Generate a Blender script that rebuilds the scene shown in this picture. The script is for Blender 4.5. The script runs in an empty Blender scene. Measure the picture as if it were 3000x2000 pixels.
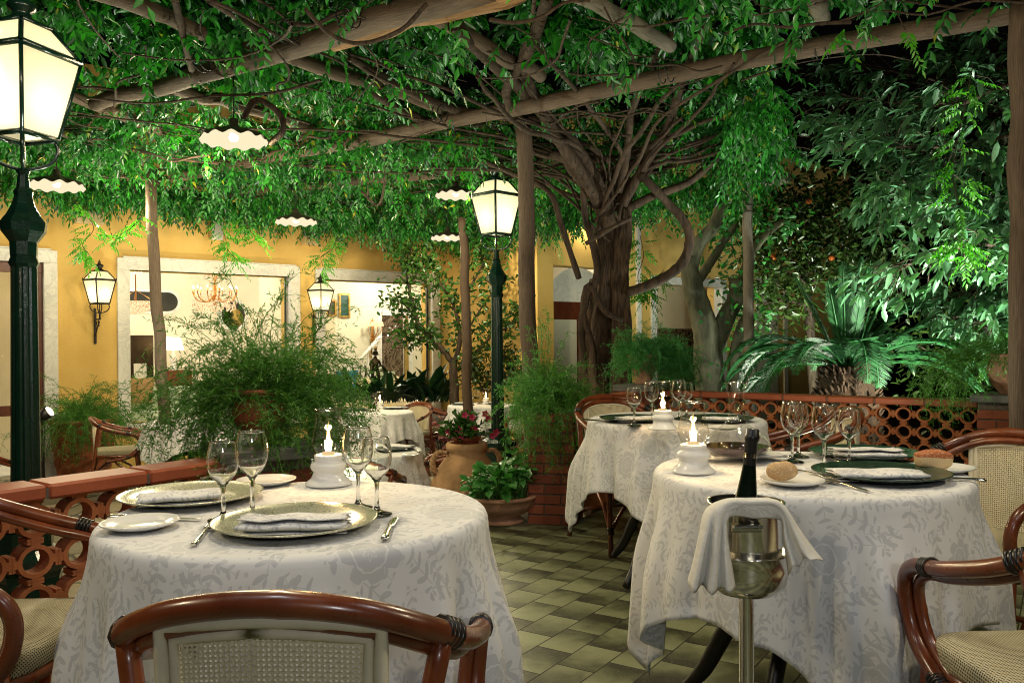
import bpy, math, random
import numpy as np
from mathutils import Vector, Matrix
S = bpy.context.scene
COL = S.collection
rnd = random.Random(7)
rng = np.random.default_rng(11)
PI = math.pi
sin, cos = math.sin, math.cos
LOW = -0.45            # level of the lower courtyard (the terrace is z = 0)

# ------------------------------------------------------------------ camera
F, CAMZ, PITCH, ROLL = 2462.0, 1.155, -0.0023, 0.008
CAM = Vector((0, 0, CAMZ))
_f = Vector((0, cos(PITCH), sin(PITCH)))
_u0 = Vector((0, -sin(PITCH), cos(PITCH)))
_r0 = Vector((1, 0, 0))
_r = (_r0 - _u0 * ROLL).normalized()
_u = (_u0 + _r0 * ROLL).normalized()
cd = bpy.data.cameras.new('camera')
cam = bpy.data.objects.new('camera', cd)
COL.objects.link(cam)
cd.sensor_width = 36.0
cd.lens = F / 3000 * 36
cd.clip_start = 0.05
cd.clip_end = 400
cam.matrix_world = Matrix(((_r.x, _u.x, -_f.x, CAM.x), (_r.y, _u.y, -_f.y, CAM.y), (_r.z, _u.z, -_f.z, CAM.z), (0, 0, 0, 1)))
S.camera = cam

def ray(px, py):
    """direction of the sight line through a point measured on the photograph (2352 px wide)"""
    u = (px * 1.27551 - 1500) / F
    v = -(py * 1.27551 - 1000) / F
    return _f + _r * u + _u * v
def at(px, py, Y):
    d = ray(px, py)
    return CAM + d * (Y / d.y)
def onz(px, py, z):
    d = ray(px, py)
    return CAM + d * ((z - CAMZ) / d.z)
def onplane(px, py, p0, n):
    d = ray(px, py)
    return CAM + d * ((Vector(p0) - CAM).dot(Vector(n)) / d.dot(Vector(n)))

# ------------------------------------------------------------------ objects
def tag(o, label=None, cat=None, group=None, kind=None):
    if label: o['label'] = label
    if cat: o['category'] = cat
    if group: o['group'] = group
    if kind: o['kind'] = kind
    return o
def thing(name, label, cat, loc=(0, 0, 0), rz=0.0, group=None, scale=1.0):
    o = bpy.data.objects.new(name, None)
    o.empty_display_size = 0.1
    COL.objects.link(o)
    o.location = loc
    o.rotation_euler = (0, 0, rz)
    o.scale = (scale,) * 3
    return tag(o, label, cat, group)
def dup(root, loc, rz=0.0, label=None, group=None, scale=None, rot=None):
    r = root.copy(); COL.objects.link(r)
    r.location = loc
    r.rotation_euler = rot if rot else (0, 0, rz)
    if scale: r.scale = (scale,) * 3 if isinstance(scale, (int, float)) else scale
    if label: r['label'] = label
    if group: r['group'] = group
    for ch in root.children:
        c = ch.copy(); COL.objects.link(c); c.parent = r
        for g in ch.children:
            d = g.copy(); COL.objects.link(d); d.parent = c
    return r

def smooth_path(pts, k=4):
    pts = [Vector(p) for p in pts]
    if len(pts) < 3: return pts
    out = []
    for i in range(len(pts) - 1):
        p0 = pts[i - 1] if i else pts[0] * 2 - pts[1]
        p1, p2 = pts[i], pts[i + 1]
        p3 = pts[i + 2] if i + 2 < len(pts) else pts[-1] * 2 - pts[-2]
        for j in range(k):
            t = j / k
            out.append(0.5 * ((2 * p1) + (p2 - p0) * t + (2 * p0 - 5 * p1 + 4 * p2 - p3) * t * t + (3 * p1 - p0 - 3 * p2 + p3) * t ** 3))
    out.append(pts[-1])
    return out
def lerp_list(v, n):
    if isinstance(v, (int, float)): return [v] * n
    m = len(v); out = []
    for i in range(n):
        x = i / (n - 1) * (m - 1); a = min(int(x), m - 2); t = x - a
        out.append(v[a] * (1 - t) + v[a + 1] * t)
    return out

class MB:
    """collects primitives into one mesh"""
    def __init__(s):
        s.v, s.f, s.m, s.sm, s.uv = [], [], [], [], {}
        s.mi = 0
    def add(s, vs, fs, smooth=False, uvs=None):
        b = len(s.v)
        s.v += [tuple(x) for x in vs]
        for f in fs:
            s.f.append(tuple(i + b for i in f)); s.m.append(s.mi); s.sm.append(smooth)
        if uvs:
            for i, q in enumerate(uvs): s.uv[b + i] = q
        return s
    def box(s, c, d, rz=0.0, R=None, bev=0.0):
        hx, hy, hz = d[0] / 2, d[1] / 2, d[2] / 2
        M = R or Matrix.Rotation(rz, 3, 'Z')
        c = Vector(c)
        if bev <= 0:
            vs = [c + M @ Vector((x * hx, y * hy, z * hz)) for x in (-1, 1) for y in (-1, 1) for z in (-1, 1)]
            return s.add(vs, [(0, 1, 3, 2), (4, 6, 7, 5), (0, 4, 5, 1), (2, 3, 7, 6), (0, 2, 6, 4), (1, 5, 7, 3)])
        b = min(bev, hx * .9, hy * .9, hz * .9)
        vs, ix = [], {}
        for x in (-1, 1):
            for y in (-1, 1):
                for z in (-1, 1):
                    for a in range(3):
                        p = [x * (hx - b), y * (hy - b), z * (hz - b)]
                        p[a] = (x * hx, y * hy, z * hz)[a]
                        ix[(x, y, z, a)] = len(vs); vs.append(c + M @ Vector(p))
        fs = []
        for a in range(3):
            o1, o2 = (a + 1) % 3, (a + 2) % 3
            for sg in (-1, 1):
                q = []
                for (p, r) in ((-1, -1), (1, -1), (1, 1), (-1, 1)):
                    k = [0, 0, 0]; k[a] = sg; k[o1] = p; k[o2] = r
                    q.append(ix[(k[0], k[1], k[2], a)])
                fs.append(tuple(q if sg > 0 else q[::-1]))
        for a in range(3):
            o1, o2 = (a + 1) % 3, (a + 2) % 3
            for p in (-1, 1):
                for r in (-1, 1):
                    q = []
                    for (t, w) in ((-1, o1), (1, o1), (1, o2), (-1, o2)):
                        k = [0, 0, 0]; k[a] = t; k[o1] = p; k[o2] = r
                        q.append(ix[(k[0], k[1], k[2], w)])
                    fs.append(tuple(q if p * r > 0 else q[::-1]))
        for x in (-1, 1):
            for y in (-1, 1):
                for z in (-1, 1):
                    q = [ix[(x, y, z, a)] for a in range(3)]
                    fs.append(tuple(q if x * y * z > 0 else q[::-1]))
        return s.add(vs, fs)
    def tube(s, pts, r, n=8, k=0, cap=True, flat=None, up=None, smooth=True, uv=False):
        """tube along pts; r radius or list; flat = (w list, h list) makes an elliptical section with h along up"""
        pts = smooth_path(pts, k) if k else [Vector(p) for p in pts]
        m = len(pts)
        rs = lerp_list(r, m) if flat is None else None
        if flat: ws, hs = lerp_list(flat[0], m), lerp_list(flat[1], m)
        T = [(pts[min(i + 1, m - 1)] - pts[max(i - 1, 0)]).normalized() for i in range(m)]
        if up is not None: A = Vector(up)
        else: A = Vector((0, 0, 1)) if abs(T[0].z) < .9 else Vector((1, 0, 0))
        vs, fs = [], []
        nrm = None
        for i in range(m):
            if up is not None or nrm is None:
                nrm = A - T[i] * A.dot(T[i])
            else:
                nrm = nrm - T[i] * nrm.dot(T[i])
            if nrm.length < 1e-6: nrm = T[i].orthogonal()
            nrm.normalize()
            b = T[i].cross(nrm)
            for j in range(n):
                a = 2 * PI * j / n
                if flat: vs.append(pts[i] + b * cos(a) * ws[i] + nrm * sin(a) * hs[i])
                else: vs.append(pts[i] + (b * cos(a) + nrm * sin(a)) * rs[i])
        for i in range(m - 1):
            for j in range(n):
                j2 = (j + 1) % n
                fs.append((i * n + j, i * n + j2, (i + 1) * n + j2, (i + 1) * n + j))
        uvs = None
        if uv:
            acc = [0.0]
            for i in range(1, m): acc.append(acc[-1] + (pts[i] - pts[i - 1]).length)
            uvs = [(acc[i] + pts[0].x, abs(j / n - .5) * 2 + pts[0].y) for i in range(m) for j in range(n)]
        s.add(vs, fs, smooth, uvs)
        if cap:
            b0 = len(s.v) - len(vs)
            s.f.append(tuple(b0 + j for j in range(n))[::-1]); s.m.append(s.mi); s.sm.append(False)
            s.f.append(tuple(b0 + (m - 1) * n + j for j in range(n))); s.m.append(s.mi); s.sm.append(False)
        return s
    def lathe(s, prof, n=24, c=(0, 0, 0), smooth=True, mod=None, capb=False, capt=False):
        """prof = [(r, z)...] bottom to top; mod(j, i, r, z) -> (r, z)"""
        c = Vector(c); vs, fs = [], []
        for i, (r, z) in enumerate(prof):
            for j in range(n):
                a = 2 * PI * j / n
                rr, zz = mod(a, i, r, z) if mod else (r, z)
                vs.append(c + Vector((rr * cos(a), rr * sin(a), zz)))
        m = len(prof)
        for i in range(m - 1):
            for j in range(n):
                j2 = (j + 1) % n
                fs.append((i * n + j, i * n + j2, (i + 1) * n + j2, (i + 1) * n + j))
        if capb: fs.append(tuple(range(n))[::-1])
        if capt: fs.append(tuple((m - 1) * n + j for j in range(n)))
        return s.add(vs, fs, smooth)
    def prism(s, poly, z0, z1, top=True, bottom=True):
        n = len(poly)
        vs = [(p[0], p[1], z0) for p in poly] + [(p[0], p[1], z1) for p in poly]
        fs = [(i, (i + 1) % n, n + (i + 1) % n, n + i) for i in range(n)]
        if top: fs.append(tuple(range(n, 2 * n)))
        if bottom: fs.append(tuple(range(n))[::-1])
        return s.add(vs, fs)
    def quad(s, a, b, c, d, uvs=None):
        return s.add([a, b, c, d], [(0, 1, 2, 3)], uvs=uvs)
    def build(s, name, mats, parent=None):
        me = bpy.data.meshes.new(name)
        me.from_pydata(s.v, [], s.f)
        mats = mats if isinstance(mats, (list, tuple)) else [mats]
        for m in mats: me.materials.append(m)
        me.polygons.foreach_set('material_index', s.m)
        me.polygons.foreach_set('use_smooth', s.sm)
        if s.uv:
            ul = me.uv_layers.new(name='UVMap')
            li = np.zeros(len(me.loops), dtype=np.int32); me.loops.foreach_get('vertex_index', li)
            arr = np.zeros((len(s.v), 2), dtype=np.float32)
            for i, q in s.uv.items(): arr[i] = q
            ul.data.foreach_set('uv', arr[li].ravel())
        me.update()
        o = bpy.data.objects.new(name, me)
        COL.objects.link(o)
        if parent: o.parent = parent
        return o

# leaf meshes -------------------------------------------------------
def _unit(a):
    return a / np.maximum(np.linalg.norm(a, axis=1, keepdims=True), 1e-9)
class Leaves:
    """many leaves as one mesh: P base points, D growth direction, N leaf normal, L length, W width"""
    def __init__(s): s.V, s.Fs, s.n = [], [], 0
    def add(s, P, D, N, L, W, kind='fold', curl=0.12):
        P = np.asarray(P, float); D = _unit(np.asarray(D, float)); N = np.asarray(N, float)
        n = len(P)
        if n == 0: return s
        L = np.broadcast_to(np.asarray(L, float), (n,))[:, None]; W = np.broadcast_to(np.asarray(W, float), (n,))[:, None]
        B = np.cross(D, N); bad = np.linalg.norm(B, axis=1) < 1e-4
        B[bad] = np.cross(D[bad], np.array([1, .3, .2])); B = _unit(B); N = np.cross(B, D)
        if kind == 'fold':
            fo = N * W * .18
            vs = np.stack([P, P + D * L * .42 + B * W * .5 + fo, P + D * L - N * L * curl, P + D * L * .42 - B * W * .5 + fo], 1)
            fs = [(0, 2, 1), (0, 3, 2)]; k = 4
        elif kind == 'needle':
            vs = np.stack([P, P + D * L * .5 + B * W * .5, P + D * L, P + D * L * .5 - B * W * .5], 1)
            fs = [(0, 3, 2, 1)]; k = 4
        else:  # oval, with a midrib fold
            fo = N * W * .16
            q = lambda t, w, c: P + D * L * t + B * W * w - N * L * c + (fo if w else 0)
            vs = np.stack([P, q(.22, .42, .0), q(.22, 0, 0), q(.22, -.42, .0), q(.6, .46, curl * .35), q(.6, 0, curl * .35), q(.6, -.46, curl * .35),
                           q(.86, .24, curl * .8), q(.86, 0, curl * .8), q(.86, -.24, curl * .8), P + D * L - N * L * curl * 1.15], 1)
            fs = [(0, 2, 1), (0, 3, 2), (1, 2, 5, 4), (2, 3, 6, 5), (4, 5, 8, 7), (5, 6, 9, 8), (7, 8, 10), (8, 9, 10)]; k = 11
        s.V.append(vs.reshape(-1, 3))
        base = s.n + np.arange(n) * k
        for f in fs: s.Fs.append(base[:, None] + np.array(f)[None, :])
        s.n += n * k
        return s
    def build(s, name, mat, parent=None, smooth=False):
        V = np.concatenate(s.V).astype(np.float32)
        me = bpy.data.meshes.new(name)
        me.vertices.add(len(V)); me.vertices.foreach_set('co', V.ravel())
        loops = np.concatenate([f.ravel() for f in s.Fs]).astype(np.int32)
        tot = np.concatenate([np.full(len(f), f.shape[1]) for f in s.Fs]).astype(np.int32)
        st = np.concatenate([[0], np.cumsum(tot)[:-1]]).astype(np.int32)
        me.loops.add(len(loops)); me.loops.foreach_set('vertex_index', loops)
        me.polygons.add(len(tot)); me.polygons.foreach_set('loop_start', st); me.polygons.foreach_set('loop_total', tot)
        if smooth: me.polygons.foreach_set('use_smooth', np.ones(len(tot), dtype=bool))
        me.materials.append(mat)
        me.update(calc_edges=True); me.validate()
        o = bpy.data.objects.new(name, me); COL.objects.link(o)
        if parent: o.parent = parent
        return o
def rdir(n, z0=-1, z1=1):
    z = rng.uniform(z0, z1, n); a = rng.uniform(0, 2 * PI, n); r = np.sqrt(np.maximum(0, 1 - z * z))
    return np.stack([r * np.cos(a), r * np.sin(a), z], 1)
# ------------------------------------------------------------------ materials
class X:
    """a node socket with arithmetic"""
    nt = None
    def __init__(s, k): s.k = k
    @staticmethod
    def op(o, *a):
        n = X.nt.nodes.new('ShaderNodeMath'); n.operation = o
        for i, q in enumerate(a):
            if isinstance(q, X): X.nt.links.new(q.k, n.inputs[i])
            else: n.inputs[i].default_value = q
        return X(n.outputs[0])
    def __add__(s, o): return X.op('ADD', s, o)
    __radd__ = __add__
    def __sub__(s, o): return X.op('SUBTRACT', s, o)
    def __rsub__(s, o): return X.op('SUBTRACT', o, s)
    def __mul__(s, o): return X.op('MULTIPLY', s, o)
    __rmul__ = __mul__
    def __truediv__(s, o): return X.op('DIVIDE', s, o)
    def __lt__(s, o): return X.op('LESS_THAN', s, o)
    def __gt__(s, o): return X.op('GREATER_THAN', s, o)
def xsin(a): return X.op('SINE', a)
def xcos(a): return X.op('COSINE', a)
def xabs(a): return X.op('ABSOLUTE', a)
def xfloor(a): return X.op('FLOOR', a)
def xfract(a): return X.op('FRACT', a)
def xmax(a, b): return X.op('MAXIMUM', a, b)
def xmin(a, b): return X.op('MINIMUM', a, b)

class Mat:
    def __init__(s, name, rough=.5, spec=.5, metal=0.0, col=(.5, .5, .5)):
        s.m = bpy.data.materials.new(name); s.m.use_nodes = True
        s.nt = s.m.node_tree; X.nt = s.nt
        s.p = s.nt.nodes['Principled BSDF']; s.out = s.nt.nodes['Material Output']
        s.set('Roughness', rough); s.set('Specular IOR Level', spec); s.set('Metallic', metal); s.set('Base Color', col)
    def nd(s, t, **kw):
        n = s.nt.nodes.new('ShaderNode' + t)
        for k, v in kw.items(): setattr(n, k, v)
        return n
    def ln(s, a, b):
        s.nt.links.new(a.k if isinstance(a, X) else a, b)
    def put(s, inp, v):
        if isinstance(v, X) or isinstance(v, bpy.types.NodeSocket): s.ln(v, inp)
        elif isinstance(v, (tuple, list)) and len(v) == 3 and inp.type == 'RGBA': inp.default_value = (*v, 1)
        else: inp.default_value = v
    def set(s, k, v): s.put(s.p.inputs[k], v)
    def coord(s, kind='Object', scale=None):
        c = s.nd('TexCoord').outputs[kind]
        if scale is not None:
            mp = s.nd('Mapping'); mp.inputs['Scale'].default_value = scale if isinstance(scale, (tuple, list)) else (scale,) * 3
            s.ln(c, mp.inputs['Vector']); c = mp.outputs[0]
        return c
    def noise(s, vec, scale=5, detail=4, rough=.55, dist=0.0):
        n = s.nd('TexNoise'); n.inputs['Scale'].default_value = scale; n.inputs['Detail'].default_value = detail
        n.inputs['Roughness'].default_value = rough; n.inputs['Distortion'].default_value = dist
        s.ln(vec, n.inputs['Vector']); return X(n.outputs['Fac'])
    def vor(s, vec, scale=5, feature='F1', rand=1.0):
        n = s.nd('TexVoronoi', feature=feature); n.inputs['Scale'].default_value = scale; n.inputs['Randomness'].default_value = rand
        s.ln(vec, n.inputs['Vector']); return n
    def mix(s, fac, a, b, mode='MIX'):
        n = s.nd('MixRGB', blend_type=mode)
        s.put(n.inputs[0], fac); s.put(n.inputs[1], a); s.put(n.inputs[2], b); return n.outputs[0]
    def ramp(s, fac, stops):
        n = s.nd('ValToRGB'); e = n.color_ramp.elements
        while len(e) < len(stops): e.new(.5)
        for i, (p, c) in enumerate(stops):
            e[i].position = p; e[i].color = (*c, 1) if len(c) == 3 else c
        s.put(n.inputs[0], fac); return n.outputs[0]
    def bump(s, h, strength=.3, dist=.01):
        b = s.nd('Bump'); b.inputs['Strength'].default_value = strength; b.inputs['Distance'].default_value = dist
        s.put(b.inputs['Height'], h); s.ln(b.outputs[0], s.p.inputs['Normal']); return b
    def sep(s, vec):
        n = s.nd('SeparateXYZ'); s.ln(vec, n.inputs[0]); return X(n.outputs[0]), X(n.outputs[1]), X(n.outputs[2])
    def surf(s, sh): s.ln(sh, s.out.inputs['Surface'])
    def mixsh(s, fac, a, b):
        n = s.nd('MixShader'); s.put(n.inputs[0], fac); s.ln(a, n.inputs[1]); s.ln(b, n.inputs[2]); return n.outputs[0]

def leafmat(name, c1, c2, rough=.38, tr=.3, c3=None, spec=.5):
    m = Mat(name, rough, spec)
    g = m.nd('NewGeometry').outputs['Random Per Island']
    n = m.noise(m.coord('Object'), 1.3, 2)
    f = X(g) * .65 + n * .35
    st = [(.1, c1), (.75, c2)]
    if c3: st = [(.05, c1), (.75, c2), (.975, tuple(x * 1.25 for x in c2)), (.993, c3)]
    col = m.ramp(X(g) * .75 + n * .25 if not c3 else X(g), st)
    m.set('Base Color', col)
    t = m.nd('BsdfTranslucent')
    tc = m.mix(1.0, col, (1.1, 1.6, .6), 'MULTIPLY')
    m.ln(tc, t.inputs['Color'])
    m.surf(m.mixsh(tr, m.p.outputs[0], t.outputs[0]))
    return m.m
def plain(name, c, rough=.5, spec=.5, metal=0.0, var=.25, scale=6, bump=0.0, bscale=40):
    m = Mat(name, rough, spec, metal)
    v = m.coord('Object')
    n = m.noise(v, scale, 6)
    d = tuple(x * (1 - var) for x in c); l = tuple(min(1, x * (1 + var)) for x in c)
    m.set('Base Color', m.ramp(n, [(.3, d), (.7, l)]))
    if bump: m.bump(m.noise(v, bscale, 5), bump, .01)
    return m.m
def emit(name, c, st):
    m = Mat(name); e = m.nd('Emission'); e.inputs[0].default_value = (*c, 1); e.inputs[1].default_value = st
    m.surf(e.outputs[0]); return m.m
def thinglass(name, tint=(1, 1, 1), base=.04, edge=.55, rough=.02):
    m = Mat(name)
    t = m.nd('BsdfTransparent'); t.inputs[0].default_value = (*tint, 1)
    g = m.nd('BsdfGlossy'); g.inputs['Roughness'].default_value = rough
    lw = m.nd('LayerWeight'); lw.inputs[0].default_value = .25
    f = X(lw.outputs['Facing'])
    m.surf(m.mixsh(X.op('POWER', f, 3.0) * edge + base, t.outputs[0], g.outputs[0]))
    return m.m
def bark(name, c1, c2, scale=(14, 14, 2.5), rough=.85, bs=.7):
    m = Mat(name, rough, .25)
    v = m.coord('Object', scale)
    n = m.noise(v, 2.2, 8, .65, .6)
    m.set('Base Color', m.ramp(n, [(.32, c1), (.68, c2)]))
    m.bump(n, bs, .02)
    return m.m
def wood_log(name, c1, c2):
    # grain runs along the log's own length, whichever way it lies
    m = Mat(name, .7, .3)
    v = m.coord('UV')
    mp = m.nd('Mapping'); mp.inputs['Scale'].default_value = (3.0, 14, 1); m.ln(v, mp.inputs[0])
    n = m.noise(mp.outputs[0], 2.5, 8, .65, .4)
    n2 = m.noise(m.coord('Object'), 4, 4)
    m.set('Base Color', m.mix(n2 * .35, m.ramp(n, [(.3, c1), (.7, c2)]), tuple(x * .55 for x in c1)))
    m.bump(n, .6, .012)
    return m.m
M = {}
def damask(name, base=(.75, .75, .745), fig=(.54, .55, .565), sc=1.0):
    m = Mat(name, .78, .25)
    uv0 = m.coord('UV', sc)
    nz = m.nd('TexNoise'); nz.inputs['Scale'].default_value = 9.0; nz.inputs['Detail'].default_value = 2.0; m.ln(uv0, nz.inputs['Vector'])
    ds = m.nd('VectorMath', operation='MULTIPLY_ADD'); m.ln(nz.outputs['Color'], ds.inputs[0]); ds.inputs[1].default_value = (.035, .035, 0); m.ln(uv0, ds.inputs[2]); uv = ds.outputs[0]
    def local(scale, seed):
        mp = m.nd('Mapping'); mp.inputs['Location'].default_value = (seed, seed * .7, 0); m.ln(uv, mp.inputs[0])
        v = m.vor(mp.outputs[0], scale, rand=.85); 
        s = m.nd('VectorMath', operation='SUBTRACT'); m.ln(mp.outputs[0], s.inputs[0]); m.ln(v.outputs['Position'], s.inputs[1])
        x, y, _ = m.sep(s.outputs[0])
        cc = m.nd('SeparateColor'); m.ln(v.outputs['Color'], cc.inputs[0])
        a = X(cc.outputs[0]) * 6.283
        ca, sa = xcos(a), xsin(a)
        return x * ca + y * sa, y * ca - x * sa, X(cc.outputs[1])
    # large blossoms
    x, y, h = local(3.7, 0)
    r = X.op('SQRT', x * x + y * y); an = X.op('ARCTAN2', y, x)
    pet = r / (xabs(xcos(an * 3.5)) * .026 + .044)
    blossom = (pet < 1.0) * (h > .35)
    inner = (xfract(pet * 2.4 + xabs(xcos(an * 3.5)) * .8) > .16)
    bl = blossom * (inner * .75 + .1)
    # leafy sprigs in two sizes
    def sprig(scale, seed, k):
        x, y, h = local(scale, seed)
        x = x + xsin(y * (40 / k)) * (.004 * k)
        ya = xabs(y) - .0095 * k
        t = (xfract(x / (.026 * k)) - .5) * (.026 * k)
        a = (t * .6 + ya * .8); b = (ya * .6 - t * .8)
        lens = X.op('POWER', a / (.0125 * k), 2.0) + X.op('POWER', b / (.0048 * k), 2.0)
        stem = (xabs(y) < .0009 * k)
        return xmax(lens < 1.0, stem) * (xabs(x) < .039 * k)
    s1 = sprig(9.5, 3.1, 1.15); s2 = sprig(12.5, 7.7, .8)
    x, y, h = local(30, 1.3)
    berry = (X.op('SQRT', x * x + y * y) < .0042) * (h > .72)
    fg = xmax(xmax(bl, s1 * .9 * (1.0 - blossom)), xmax(s2 * .8 * (1.0 - blossom), berry * .7))
    weave = m.noise(uv, 900, 2)
    col = m.mix(fg, base, fig)
    m.set('Base Color', m.mix(weave * .12, col, (.55, .55, .55)))
    m.set('Roughness', .82 - fg * .22)
    wr = m.noise(uv, 7, 4, .6, .6)
    m.bump(weave * .25 + fg * .3 + wr * 2.2, .25, .004)
    return m.m
def tilefloor(name):
    m = Mat(name, .4, .45)
    x, y, z = m.sep(m.coord('Object'))
    H = CAMZ; th = .9881; Wd, Ln = .1305 * H, .1941 * H; ox, oy = -.0456 * H, 3.9837 * H
    px, py = x - ox, y - oy
    s = (px * cos(th) + py * sin(th)) / Ln
    i = (px * sin(th) - py * cos(th)) / Wd
    r = xfloor(i); par = xabs(X.op('MODULO', r, 2.0)); fi = xfract(i)
    s2 = s + par * .5; fs = xfract(s2); k = xfloor(s2)
    v = m.coord('Object')
    cmb = m.nd('CombineXYZ'); m.ln(r, cmb.inputs[0]); m.ln(k, cmb.inputs[1])
    wn = m.nd('TexWhiteNoise', noise_dimensions='3D'); m.ln(cmb.outputs[0], wn.inputs['Vector']); rv = X(wn.outputs['Value'])
    n1 = m.noise(v, 11, 5, .6, .4); n2 = m.noise(v, 70, 4)
    flip = fs * (1.0 - par) + (1.0 - fs) * par         # 1 = the dark end of the tile
    g = flip + (n1 - .5) * 1.15 + (rv - .5) * .55
    col = m.ramp(g, [(.08, (.25, .27, .155)), (.45, (.175, .19, .105)), (.75, (.085, .095, .05)), (1.0, (.04, .042, .024))])
    grit = m.mix((n2 > .60) * .35, col, (.25, .25, .15))
    line = xmax(xmax(fi < .017, fi > .983), xmax(fs < .012, fs > .988))
    m.set('Base Color', m.mix(line, grit, (.022, .02, .014)))
    m.set('Roughness', n2 * .3 + .22 + line * .4)
    m.bump(n2 * .35 + n1 * .3 - line * 1.2, .35, .004)
    return m.m
def weave(name, c1, c2, holes=True, sc=110.0, gap=.25):
    """cane webbing: the gaps between the strands are open"""
    m = Mat(name, .55, .35)
    x, y, _ = m.sep(m.coord('UV'))
    u, v = xfract(x * sc), xfract(y * sc)
    ou, ov = xabs(u - .5), xabs(v - .5)      # strand runs through the middle of the cell
    su, sv = ou < (.5 - gap), ov < (.5 - gap)
    solid = xmax(su, sv)
    par = X.op('MODULO', xfloor(x * sc) + xfloor(y * sc), 2.0)
    n = m.noise(m.coord('UV'), 60, 3)
    col = m.mix(par * .35 + n * .5, c1, c2)
    hole_dark = m.mix(solid, tuple(q * .12 for q in c1), col)
    m.set('Base Color', col if holes else hole_dark)
    hgt = xcos(ou * 3.1) * su * par + xcos(ov * 3.1) * sv * (1.0 - par)
    m.bump(hgt + solid, .55, .003)
    if holes:
        t = m.nd('BsdfTransparent')
        m.surf(m.mixsh(solid, t.outputs[0], m.p.outputs[0]))
    return m.m

M['damask'] = damask('white_damask')
M['damask_napkin'] = damask('napkin_damask', (.76, .76, .76), (.45, .46, .50), 1.5)
m = Mat('white_linen', .88, .15); v = m.coord('Object'); n1 = m.noise(v, 26, 4, .6, .8); n2 = m.noise(v, 420, 3)
m.set('Base Color', m.ramp(n2, [(.3, (.64, .62, .56)), (.7, (.78, .76, .70))])); m.bump(n1 * 1.2 + n2 * .12, .5, .008); M['linen'] = m.m
M['tile'] = tilefloor('green_terrace_tile')
m = Mat('rattan', .24, .55)
v = m.coord('Object'); n = m.noise(v, 9, 5)
m.set('Base Color', m.ramp(n, [(.3, (.085, .018, .005)), (.55, (.16, .036, .010)), (.8, (.24, .065, .018))]))
m.set('Coat Weight', .35); m.set('Coat Roughness', .16); m.set('Roughness', m.noise(v, 35, 5) * .35 + .14); m.bump(m.noise(m.coord('Object', (1, 1, 1)), 55, 5, .6), .12, .002); M['rattan'] = m.m
M['binding'] = plain('dark_binding', (.012, .009, .007), .3, .5, var=.4, scale=60)
M['cane'] = weave('cane_webbing', (.60, .53, .34), (.74, .68, .48), True, 135, .20)
M['seatweave'] = weave('seat_webbing', (.50, .44, .27), (.68, .62, .42), False, 150, .30)
M['piping'] = plain('cream_piping', (.66, .60, .44), .5, .4, var=.12, scale=20)
M['china'] = plain('white_china', (.80, .79, .76), .12, .6, var=.02)
m = Mat('crackled_plate', .2, .6)
v = m.coord('Object'); d = X(m.vor(v, 130, 'DISTANCE_TO_EDGE').outputs['Distance'])
cr = (d < .035)
x, y, z = m.sep(v)
rr = X.op('SQRT', x * x + y * y)
m.set('Base Color', m.mix(cr * .9, (.62, .61, .44), (.06, .065, .04)))
m.set('Metallic', .35); M['crackle'] = m.m
m = Mat('dark_green_plate', .22, .6)
v = m.coord('Object'); d = X(m.vor(v, 60, 'DISTANCE_TO_EDGE').outputs['Distance'])
m.set('Base Color', m.mix((d < .05) * .8, (.012, .035, .022), (.06, .08, .05))); M['greenplate'] = m.m
M['silver'] = plain('silver', (.62, .60, .54), .16, .5, 1.0, var=.08, scale=30)
m = Mat('steel', .12, .5, 1.0, (.76, .73, .66)); v = m.coord('Object', (1, 1, 30)); m.set('Roughness', m.noise(v, 6, 4) * .18 + .07); M['steel'] = m.m
def realglass(name, tint, tr=.25, rough=0.0):
    m = Mat(name)
    g = m.nd('BsdfGlass'); g.inputs['Color'].default_value = (*tint, 1); g.inputs['IOR'].default_value = 1.46; g.inputs['Roughness'].default_value = rough
    t = m.nd('BsdfTransparent'); t.inputs[0].default_value = (*tint, 1)
    gl = m.nd('BsdfGlossy'); gl.inputs['Roughness'].default_value = .02
    lw = m.nd('LayerWeight'); lw.inputs[0].default_value = .3
    m.surf(m.mixsh(X.op('POWER', X(lw.outputs['Facing']), 4.0) * .35 + .025, m.mixsh(tr, g.outputs[0], t.outputs[0]), gl.outputs[0])); return m.m
def shellglass(name, tint, lo, hi, rough=.01, wob=0.0):
    m = Mat(name)
    t = m.nd('BsdfTransparent'); t.inputs[0].default_value = (*tint, 1)
    g = m.nd('BsdfGlossy'); g.inputs['Roughness'].default_value = rough; g.inputs[0].default_value = (1, 1, 1, 1)
    lw = m.nd('LayerWeight'); lw.inputs[0].default_value = .5
    if wob:
        b = m.nd('Bump'); b.inputs['Strength'].default_value = wob; b.inputs['Distance'].default_value = .01
        m.put(b.inputs['Height'], m.noise(m.coord('Object'), 28, 3)); m.ln(b.outputs[0], g.inputs['Normal'])
    f = X(lw.outputs['Facing'])
    m.surf(m.mixsh(X.op('POWER', f, 5.0) * hi + lo, t.outputs[0], g.outputs[0])); return m.m
M['glass'] = realglass('clear_glass', (1, 1, .99), 0.0)
M['decanter'] = shellglass('thin_clear_glass', (.96, .96, .94), .08, .9)
M['glass_solid'] = realglass('solid_glass', (1, 1, .99), 0.0)
M['glass_old'] = shellglass('wavy_glass', (.90, .89, .86), .06, .9, .03, .0)
M['pane_glass'] = thinglass('window_glass', (.97, .98, .96), .03, .3)
M['wine'] = plain('red_wine', (.035, .002, .004), .05, .6, var=.1)
M['bottle'] = plain('bottle_glass', (.004, .008, .005), .06, .7, var=.1)
M['foil'] = plain('bottle_foil', (.008, .008, .009), .35, .5, var=.2)
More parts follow.
